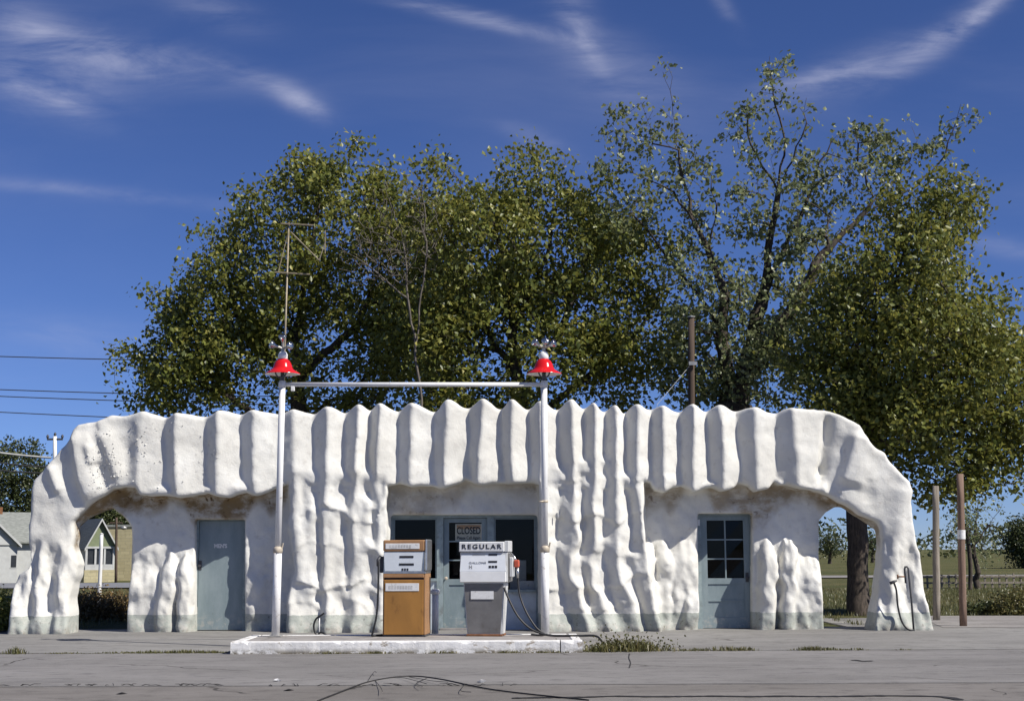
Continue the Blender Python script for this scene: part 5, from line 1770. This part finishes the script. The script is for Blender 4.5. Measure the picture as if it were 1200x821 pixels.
T4 = [(1010, 330, 40, 40, 1.2), (965, 400, 34, 44, 1.2), (1060, 325, 75, 60, 2.3), (1105, 290, 36, 60, 1.6), (1010, 400, 60, 75, 2.3), (1090, 425, 85, 85, 2.8), (1150, 395, 36, 55, 1.6), (1165, 480, 34, 80, 2.0), (1050, 495, 80, 55, 2.4), (1110, 545, 50, 36, 1.7), (970, 455, 45, 50, 1.7), (1072, 250, 40, 40, 1.3), (1185, 530, 30, 40, 1.4), (1070, 555, 25, 30, 1.0), (1205, 470, 30, 70, 1.5), (1205, 540, 30, 26, 1.2)]
make_tree('broadleaf_tree', 'dense dark tree whose trunk stands behind the right arch', [
    [(1008, 725), (1004, 660, 0), (1003, 600, 0), (1006, 540), (1016, 470), (1030, 400), (1050, 330), (1070, 260)], [(1010, 510), (1060, 455, -0.6), (1110, 400, -0.8), (1140, 350, -0.6)], [(1012, 500), (985, 450, 0.6), (975, 410, 0.6)],
    [(1008, 530), (1080, 510, -0.5), (1140, 490, -0.4), (1180, 470)], [(1030, 400), (1000, 350, 0.6), (1000, 320, 0.6)], [(1050, 470, 0.3), (1120, 440, 0.8), (1165, 400, 0.8)]],
    33.4, T4, 2300, 20, 0.115, 'leaf_olive', 'bark', 0.25, 24, 0.25, tint_mid=0.42, rag=7, gaps=-0.55)

# dead twigs poking out between the two dense crowns
rng = np.random.default_rng(77)
dt = thing('dead_tree', 'leafless grey twigs showing between the two dense crowns', 'tree', (P(500, 720, 37.2).x, 37.2, -0.012), 0)
ell = [(470, 270, 60, 70, 0.7), (495, 225, 26, 34, 0.5), (440, 300, 50, 40, 0.6)]
limbs = []
for pl in ([(500, 720), (498, 560), (492, 450), (478, 350), (470, 270)], [(478, 350), (430, 310), (395, 285)], [(485, 400), (500, 300), (495, 210)]):
    limbs.append([tuple(P(a, b, 37.2)) for a, b in pl])
limbs[0][0] = (limbs[0][0][0], 37.2, -0.02)
nodes, par, tips = grow(limbs, ell_points(ell, 37.2, 620, rng, 0.2), rng, bias=0.15)
wood_mesh('branches', nodes, par, radii(nodes, par, 0.0075, 2.3, 0.034), 'dead_wood', dt)

# far trees: each a small skeleton with a leafy crown
FAR = [  # px centre, base y, top y, half width, Y, label
    (18, 650, 508, 42, 165, 'far green tree at the left edge behind the house'), (-45, 650, 520, 34, 165, 'far tree cut by the left frame edge'), (62, 655, 548, 26, 175, 'far rounded tree just left of the arch'),
    (118, 660, 580, 22, 170, 'far tree behind the porch gable'), (146, 660, 590, 16, 172, 'far tree behind the tan stone building'),
    (972, 655, 622, 12, 150, 'small far tree inside the right arch, left one'), (1022, 657, 626, 16, 160, 'small far tree inside the right arch, right one'),
    (1200, 668, 612, 13, 110, 'dark far tree at the right edge'),
]
for i, (px, yb, yt, hw, Y, lab) in enumerate(FAR):
    cy = (yb + yt) / 2
    h_ = yb - yt
    grp = 'far trees'
    ells = [(px, yt + h_ * 0.42, hw, h_ * 0.40, hw / 12.0), (px - hw * 0.4, yt + h_ * 0.58, hw * 0.7, h_ * 0.3, hw / 16.0), (px + hw * 0.45, yt + h_ * 0.52, hw * 0.65, h_ * 0.32, hw / 16.0)]
    big = Y < 200 and h_ > 40
    make_tree('far_tree', lab, [[(px, yb), (px + 1, yt + h_ * 0.6), (px - 1, yt + h_ * 0.25)]], Y, ells, 420 if big else 110, 26 if big else 14, 0.30 if px < 300 else 0.17, 'leaf_far', 'bark', 0.16, 300 + i, 0.5, group=grp, rmin=0.02)

# the wood along the horizon reads as one mass
rng = np.random.default_rng(91)
n = 16000
wx = rng.uniform(-260, 260, n)
wy = rng.uniform(215, 300, n)
top_ = np.clip(3.4 + 6.0 * (fbm(wx * 0.09, wy * 0.01, 12, 3) + 0.1), 1.6, 6.5)
cen = np.stack([wx, wy, rng.random(n) ** 0.7 * top_ + terrain_z(wx, wy)], 1)
wl = leaf_mesh('distant_wood', cen, 0.75, 'leaf_far', None, rng, 0.4, 0.2)
tag(wl, 'low dark wood along the horizon beyond the field', 'wood', kind='stuff')

# thin young trees by the field fence on the right
make_tree('young_tree', 'slender young tree with thin pale leaves by the field fence', [
    [(1146, 688), (1144, 660), (1141, 630), (1145, 600), (1150, 575)], [(1144, 660), (1130, 630), (1122, 605)], [(1143, 645), (1160, 615), (1175, 590)]],
    55, [(1145, 605, 26, 30, 0.8), (1125, 615, 14, 24, 0.5), (1170, 610, 18, 28, 0.6), (1150, 640, 20, 20, 0.5)], 200, 4.5, 0.10, 'leaf_silver', 'bark', 0.10, 401, 0.22, group='trees by the field fence', tint_mid=0.5)
make_tree('young_tree', 'second thin trunked young tree just left of the slender one', [
    [(1137, 690), (1137, 660), (1134, 630), (1133, 605)]], 53.5, [(1132, 620, 12, 20, 0.5)], 60, 4, 0.10, 'leaf_silver', 'bark', 0.08, 402, 0.2, group='trees by the field fence')


# ================================================================== FAR HOUSE, STONE BUILDING, FENCE
HO = P(60, 668, 130)
gz_ = float(terrain_z(HO.x, 130))
PF = -0.18                                   # porch floor level
hs_ = thing('house', 'white bungalow with grey roof and green porch gable across the road', 'house', (HO.x, 130, gz_), math.radians(33))
mpp = 130 * math.cos(PITCH) / FPX            # metres per pixel there
X_ = lambda px: (px - 60) * mpp / 0.86
Zh = lambda y: P(60, y, 130).z - gz_
# main block and roof
MB().box(X_(-55), X_(84), 3.2, 10.0, 0, Zh(636)).build('wall', 'house_white', hs_, local=True)
mb = MB()
e0, e1, rg = Zh(634), Zh(634), Zh(598)
xa, xb = X_(-60), X_(88)
mb.add([(xa, 2.6, e0), (xb, 2.6, e0), (xb, 6.6, rg), (xa, 6.6, rg), (xa, 10.6, e0), (xb, 10.6, e0), (xa, 2.6, e0 - .15), (xb, 2.6, e0 - .15), (xa, 10.6, e0 - .15), (xb, 10.6, e0 - .15)],
       [(0, 1, 2, 3), (3, 2, 5, 4), (0, 6, 7, 1), (4, 5, 9, 8), (0, 3, 4, 8, 6), (1, 7, 9, 5, 2)])
rf = mb.build('roof', 'shingle', hs_, local=True)
cx_ = X_(24)
MB().box(cx_ - 0.25, cx_ + 0.25, 6.3, 6.9, rg - 0.2, rg + 0.45).build('chimney', 'rust', rf, local=True)


def gable(px0, px1, pxa, ye, ya, y0, y1, wallmat, roofmat, porch):
    a, b, c = X_(px0), X_(px1), X_(pxa)
    ze, za = Zh(ye), Zh(ya)
    ov = 0.22
    f = MB().prism([(a, ze), (b, ze), (c, za)], y0, y0 + 0.12).build('gable', wallmat, hs_, local=True)
    sl = (za - ze) / (c - a)
    th = 0.13
    mb = MB()
    for (q0, q1) in ((a, c), (b, c)):
        s = -1 if q0 < c else 1
        qa = q0 + s * ov
        zq = ze - ov * abs((za - ze) / (c - q0))
        mb.add([(qa, y0 - 0.35, zq + .05), (c, y0 - 0.35, za + .05), (c, y1, za + .05), (qa, y1, zq + .05), (qa, y0 - 0.35, zq + th + .05), (c, y0 - 0.35, za + th + .05), (c, y1, za + th + .05), (qa, y1, zq + th + .05)],
               [(0, 1, 2, 3), (4, 7, 6, 5), (0, 4, 5, 1), (1, 5, 6, 2), (2, 6, 7, 3), (3, 7, 4, 0)])
    r = mb.build('roof', roofmat, hs_, local=True)
    mb = MB()
    for (q0, s) in ((a, -1), (b, 1)):
        qa = q0 + s * ov
        zq = ze - ov * abs((za - ze) / (c - q0))
        mb.add([(qa, y0 - 0.42, zq - .05), (c, y0 - 0.42, za - .05), (c, y0 - 0.42, za + .2), (qa, y0 - 0.42, zq + .2), (qa, y0 - 0.36, zq - .05), (c, y0 - 0.36, za - .05), (c, y0 - 0.36, za + .2), (qa, y0 - 0.36, zq + .2)],
               [(0, 1, 2, 3), (4, 7, 6, 5), (0, 4, 5, 1), (2, 6, 7, 3)])
    mb.build('bargeboard', 'house_white', r, local=True)
    return a, b, ze


a, b, ze = gable(94, 124, 108.5, 640, 609, 0.0, 6.5, 'house_green', 'shingle', True)
fl = Zh(668)
MB().box(a - 0.1, b + 0.1, -0.05, 0.15, ze - 0.18, ze - 0.002).build('porch_beam', 'house_white', hs_, local=True)
for k, x in enumerate(np.linspace(a + 0.08, b - 0.08, 4)):
    MB().box(x - 0.09, x + 0.09, 0.0, 0.14, fl, ze - 0.182).build('porch_post', 'house_white', hs_, local=True)
for (u, v) in ((0.10, 0.31), (0.36, 0.62), (0.70, 0.92)):
    MB().box(a + (b - a) * u, a + (b - a) * v, 0.16, 0.2, fl + 0.55, ze - 0.2).build('window', 'dark_window', hs_, local=True)
MB().box(a, b, 0.01, 0.10, fl + 0.002, fl + 0.5).build('porch_rail', 'house_white', hs_, local=True)
MB().box(a + 0.02, b - 0.02, 0.205, 6.3, 0.02, ze).build('wall', 'house_white', hs_, local=True)
MB().box(a - 0.1, b + 0.1, -0.1, 3.1, 0.0, fl - 0.002).build('foundation', 'stone_wall', hs_, local=True)
a, b, ze = gable(-8, 30, 6, 638, 611, 1.2, 6.4, 'house_white', 'shingle_green', False)
MB().box(a + 0.02, b - 0.02, 1.33, 3.19, 0.0, ze + 0.02).build('wall', 'house_white', hs_, local=True)
for (p0, p1, y0, y1) in ((1.5, 6, 651, 672), (8, 12.5, 651, 672), (24, 29, 650, 664)):
    MB().box(X_(p0), X_(p1), 1.28, 1.325, Zh(y1), Zh(y0)).build('window', 'dark_window', hs_, local=True)
    MB().box(X_(p0) - 0.08, X_(p1) + 0.08, 1.30, 1.328, Zh(y1) - 0.1, Zh(y1) - 0.004).build('window_sill', 'house_white', hs_, local=True)

sb_ = P(150, 670, 140)
sz = float(terrain_z(sb_.x, 140))
stb = thing('stone_building', 'tan stone block building right of the porch house', 'building', (sb_.x, 140, sz))
zt2 = P(140, 617, 140).z - sz
MB().box(P(118, 650, 140).x - sb_.x, P(205, 650, 140).x - sb_.x, 0, 9, -0.1, zt2).build('wall', 'stone_wall', stb, local=True)
MB().box(P(117, 650, 140).x - sb_.x, P(206, 650, 140).x - sb_.x, -0.12, 9.1, zt2 + 0.001, zt2 + 0.22).build('coping', 'shingle', stb, local=True)

# railing along the far road on the right: each panel a thing with its posts and rails
fy = 56.0
f0, f1 = P(1066, 689, fy).x, P(1235, 689, fy).x
npan = 5
pw = (f1 - f0) / npan
FZ = -0.012
for i in range(npan):
    th_ = thing('railing_panel', ('%s panel of the pale wooden railing beyond the field on the right' % ('leftmost', 'second from left', 'middle', 'fourth from left', 'rightmost')[i]), 'railing', (f0 + (i + 0.5) * pw, fy, FZ), 0, 'railing panels')
    for k in range(4):
        x = -pw / 2 + (k + 0.5) * pw / 4
        hgt = 0.50 + random.uniform(-0.03, 0.06)
        MB().box(x - 0.03, x + 0.03, -0.04, 0.04, -0.05, hgt).build('post', 'pole_wood_grey', th_, local=True)
    for z in (0.20, 0.44):
        MB().box(-pw / 2 + 0.003, pw / 2 - 0.003, -0.07, -0.042, z - 0.035, z + 0.035).build('rail', 'pole_wood_grey', th_, local=True)


# ================================================================== LOW PLANTS
def blades(n, rx, ry, hmin, hmax, rng, wid=0.006, lean=0.5):
    base_ = np.stack([rng.normal(0, rx, n), rng.normal(0, ry, n), np.zeros(n)], 1)
    hh = rng.uniform(hmin, hmax, n) * np.exp(-(base_[:, 0] / (2.2 * rx)) ** 2)
    ang = rng.uniform(0, 2 * np.pi, n)
    out = np.stack([np.cos(ang), np.sin(ang), np.zeros(n)], 1) * (hh * lean * rng.uniform(0.2, 1.2, n))[:, None]
    w_ = np.stack([-np.sin(ang), np.cos(ang), np.zeros(n)], 1) * wid
    up_ = np.stack([np.zeros(n), np.zeros(n), hh], 1)
    p0, p1 = base_ - w_, base_ + w_
    m0 = base_ + out * 0.35 + up_ * 0.6
    tip = base_ + out + up_ * (1 - 0.15 * rng.random(n))[:, None]
    V_ = np.stack([p0, p1, m0 + w_ * 0.8, m0 - w_ * 0.8, tip], 1).reshape(-1, 3)
    i = np.arange(n) * 5
    F_ = np.concatenate([np.stack([i, i + 1, i + 2], 1), np.stack([i, i + 2, i + 3], 1), np.stack([i + 3, i + 2, i + 4], 1)])
    return V_, F_


def weed(loc, rx, ry, h0, h1, n, label, seed, mat='grass_blade', wid=0.006, group='weeds in the forecourt joint', tint=0.45, leafy=0):
    rng = np.random.default_rng(seed)
    V_, F_ = blades(n, rx, ry, h0, h1, rng, wid)
    th_ = thing('weed_clump', label, 'weeds', loc, 0, group)
    me = mesh_np('blades', V_, F_, 3)
    float_attr(me, 'tint', np.repeat(np.clip(rng.normal(tint, 0.25, n), 0, 1), 5))
    o = link_mesh('blades', me, mat, th_, local=True)
    o['kind'] = 'stuff'
    if leafy:
        c = np.stack([rng.normal(0, rx * 0.9, leafy), rng.normal(0, ry, leafy), np.abs(rng.normal(0, h1 * 0.5, leafy)) + 0.01], 1)
        lf = leaf_mesh('leaves', c, 0.035, mat, th_, rng, 0.35, 0.25)
        lf.matrix_parent_inverse = Matrix.Identity(4)
    return th_


ZG = 0.004
w0 = G(742, 768)
weed((w0.x, JOINT_Y + 0.02, ZG), 0.34, 0.14, 0.05, 0.22, 1000, 'biggest weed clump, at the right end of the pump island', 1, leafy=700, tint=0.6)
weed((G(706, 766).x, JOINT_Y - 0.15, ZG), 0.12, 0.07, 0.04, 0.12, 220, 'low weeds touching the right end of the island', 2, leafy=80)
for i, (px, rx, h, n, lab) in enumerate((
        (815, 0.18, 0.07, 140, 'thin weeds just right of the biggest clump'), (848, 0.20, 0.10, 170, 'dry weeds in the joint below the right door, left tuft'), (872, 0.12, 0.08, 110, 'dry weeds in the joint below the right door, right tuft'),
        (952, 0.14, 0.10, 240, 'green weed tuft in the joint left of the right arch'), (975, 0.16, 0.06, 150, 'flat weed streak joining the green tuft'), (1005, 0.10, 0.05, 80, 'last weeds of the joint before the right arch'),
        (1062, 0.12, 0.03, 70, 'sparse weeds in the joint below the standpipe'),
        (37, 0.09, 0.14, 170, 'lone tuft below the left arch leg'), (92, 0.20, 0.03, 140, 'flat weed streak second from the left'), (150, 0.22, 0.04, 160, 'flat weed streak below the left wall'), (190, 0.22, 0.06, 260, 'thick weeds left of the island, outer tuft'),
        (225, 0.22, 0.07, 320, 'thick weeds left of the island, middle tuft'), (255, 0.14, 0.06, 220, 'thick weeds touching the left end of the island'))):
    weed((G(px, 762).x, JOINT_Y - 0.03, ZG), rx, 0.05, 0.015, h, n, lab, 10 + i, tint=0.55 if 'dry' in lab else 0.4)
for i, (px, lab) in enumerate(((385, 'weeds at the kerb foot left of the orange pump'), (440, 'weeds at the kerb foot under the orange pump'), (520, 'weeds at the kerb foot between the pumps'), (600, 'weeds at the kerb foot right of the white pump'), (645, 'weeds at the kerb foot by the right post'))):
    weed((G(px, 766.5).x, iy0 - 0.03, ZG), 0.16, 0.015, 0.01, 0.06, 110, lab, 40 + i, group='weeds along the island kerb', tint=0.55)

# dry hedge behind the left arch, green bush at the left edge, shrubs at the right edge
def bush(loc, rx, ry, h_, n, leafs, mat, name, label, seed, group=None, tint=0.4):
    rng = np.random.default_rng(seed)
    th_ = thing(name, label, 'bush', loc, 0, group)
    d = rng.normal(size=(n, 3))
    d /= np.linalg.norm(d, axis=1)[:, None]
    r = rng.random(n) ** 0.4
    bumps = 0.75 + 0.5 * rng.random(n)
    c = np.stack([d[:, 0] * r * rx * bumps, d[:, 1] * r * ry * bumps, np.abs(d[:, 2]) * r * h_ * bumps + 0.03], 1)
    o = leaf_mesh('foliage', c, leafs, mat, th_, rng, tint, 0.25)
    o.matrix_parent_inverse = Matrix.Identity(4)
    mb = MB()
    for i in range(14):
        e = c[rng.integers(n)]
        mb.tube([(e[0] * 0.15, e[1] * 0.15, -0.02), (e[0] * 0.5, e[1] * 0.5, e[2] * 0.6), tuple(e)], [0.012, 0.008, 0.004], 4, False)
    mb.build('stems', 'dead_wood', th_, local=True)
    return th_


for i, (px, Y, rx, h_, lab) in enumerate(((94, 32.0, 0.55, 0.62, 'dry brown hedge bush beside the left arch leg'), (114, 32.2, 0.6, 0.68, 'dry brown hedge bush in the middle of the left arch'), (136, 32.4, 0.6, 0.60, 'dry brown hedge bush nearest the left wall'))):
    p = P(px, 735, Y)
    bush((p.x, Y, float(terrain_z(p.x, Y))), rx, 0.5, h_, 2600, 0.05, 'leaf_dry', 'hedge_bush', lab, 60 + i, 'dry hedge behind the left arch', 0.35)
p = G(2, 741)
bush((p.x - 0.05, p.y + 0.1, 0.012), 0.26, 0.3, 0.75, 1800, 0.05, 'leaf_olive', 'green_bush', 'green leafy bush at the left edge beside the arch leg', 70)
for i, (px, lab) in enumerate(((1188, 'yellowish shrub at the right edge of the gravel'), (1160, 'low scrub left of the yellowish shrub'), (1210, 'shrub half cut by the right frame edge'))):
    p = P(px, 720, 33 + i * 0.5)
    bush((p.x, 33 + i * 0.5, -0.012), 0.6, 0.5, (0.55, 0.28, 0.75)[i], 1800, 0.06, ('grass_blade', 'leaf_far', 'grass_blade')[i], 'shrub', lab, 80 + i, None, 0.5)

# grass blades on the field behind (real blades near, material beyond)
rng = np.random.default_rng(5)
n = 60000
gxx = rng.uniform(-16, 24, n)
gyy = 28.6 + rng.random(n) ** 1.5 * 26
ok = ~((gxx < -2) & (gyy > 47)) & ~((gxx > -8.6) & (gxx < 6.7) & (gyy < 30.8)) & ~((gxx > 7.0) & (gyy < 32.3))
gxx, gyy = gxx[ok], gyy[ok]
V_, F_ = blades(len(gxx), 0.01, 0.01, 0.05, 0.17, rng, 0.007, 0.6)
V_ = V_.reshape(-1, 5, 3) + np.stack([gxx, gyy, terrain_z(gxx, gyy)], 1)[:, None, :]
me = mesh_np('grass', V_.reshape(-1, 3), F_, 3)
float_attr(me, 'tint', np.repeat(np.clip(rng.normal(0.45, 0.25, len(gxx)) + fbm(gxx * 0.3, gyy * 0.3, 3, 2) * 0.5, 0, 1), 5))
tag(link_mesh('grass', me, 'grass_blade'), 'rough grass behind the gas station', 'grass', kind='stuff')

# ------------------------------------------------------------------ things lying on the street
pts_ = [G(372, 822), G(400, 811), G(430, 800), G(462, 794), G(490, 793), (G(520, 797)), G(548, 803), G(580, 809), G(630, 815), G(690, 821)]
pts_ = [p + Vector((0, 0, 0.012)) for p in pts_]
vine = thing('dead_vine', 'long dark dead vine looping over the gutter', 'vine', pts_[4])
MB().tube(catmull(pts_, 10), 0.008, 6).build('stem', 'tar', vine, True)
for (a_, b_, c_) in (((462, 794), (475, 797), (500, 806)), ((480, 793.5), (505, 800), (525, 804)), ((430, 800), (438, 790), (441, 792)), ((545, 802), (540, 812), (552, 816)), ((440, 798), (446, 808), (448, 815)), ((500, 795), (488, 803), (495, 809))):
    q_ = [G(*p) + Vector((0, 0, 0.01 + 0.02 * i)) for i, p in enumerate((a_, b_, c_))]
    MB().tube(catmull(q_, 5), 0.0035, 5).build('twig', 'tar', vine, True)
# roots and dead grass along the gutter joint
mb = MB()
for i in range(46):
    x = random.uniform(0, 600)
    p = G(x, 803.4 + x * -0.001)
    q_ = p + Vector((random.uniform(-.18, .18), random.uniform(-.05, .09), random.uniform(0.005, 0.03)))
    mb.tube([p, p.lerp(q_, 0.5) + Vector((0, 0, 0.012)), q_], [0.006, 0.004, 0.002], 4, False)
tag(mb.build('dead_roots', 'tar'), 'thin dead roots along the gutter joint', 'roots', kind='stuff')
for i, (px, py, s_, lab) in enumerate(((325, 798.5, 0.05, 'white paper scrap on the street below the left post'), (564, 800, 0.055, 'crumpled white paper scrap near the vine'))):
    c = G(px, py)
    mb = MB()
    k = 7
    ring = [(s_ * (0.7 + 0.5 * random.random()) * math.cos(a), s_ * 0.6 * (0.7 + 0.5 * random.random()) * math.sin(a), 0.004 + 0.03 * random.random()) for a in np.linspace(0, 2 * math.pi, k, False)]
    mb.add([(0, 0, 0.035)] + ring + [(x * 0.5, y * 0.5, 0.002) for x, y, z in ring], [(0, j + 1, (j + 1) % k + 1) for j in range(k)] + [(j + 1, j + 1 + k, (j + 1) % k + 1 + k, (j + 1) % k + 1) for j in range(k)])
    o = mb.build('paper_scrap', 'plate_white')
    o.location = (c.x, c.y, 0.007)
    tag(o, lab, 'litter')
for i, (px, py, lab) in enumerate(((338, 809, 'small dark leaf on the gutter below the left post'), (142, 813, 'small dark twig scrap on the gutter at lower left'))):
    c = G(px, py)
    o = MB().add([(-0.06, 0, 0.0), (0, -0.02, 0.012), (0.06, 0.03, 0.004), (0, 0.03, 0.02), (0, 0, 0.0)], [(0, 1, 3), (1, 2, 3), (0, 4, 1), (1, 4, 2)]).build('dead_leaf', 'tar')
    o.location = (c.x, c.y, 0.002)
    tag(o, lab, 'leaf')
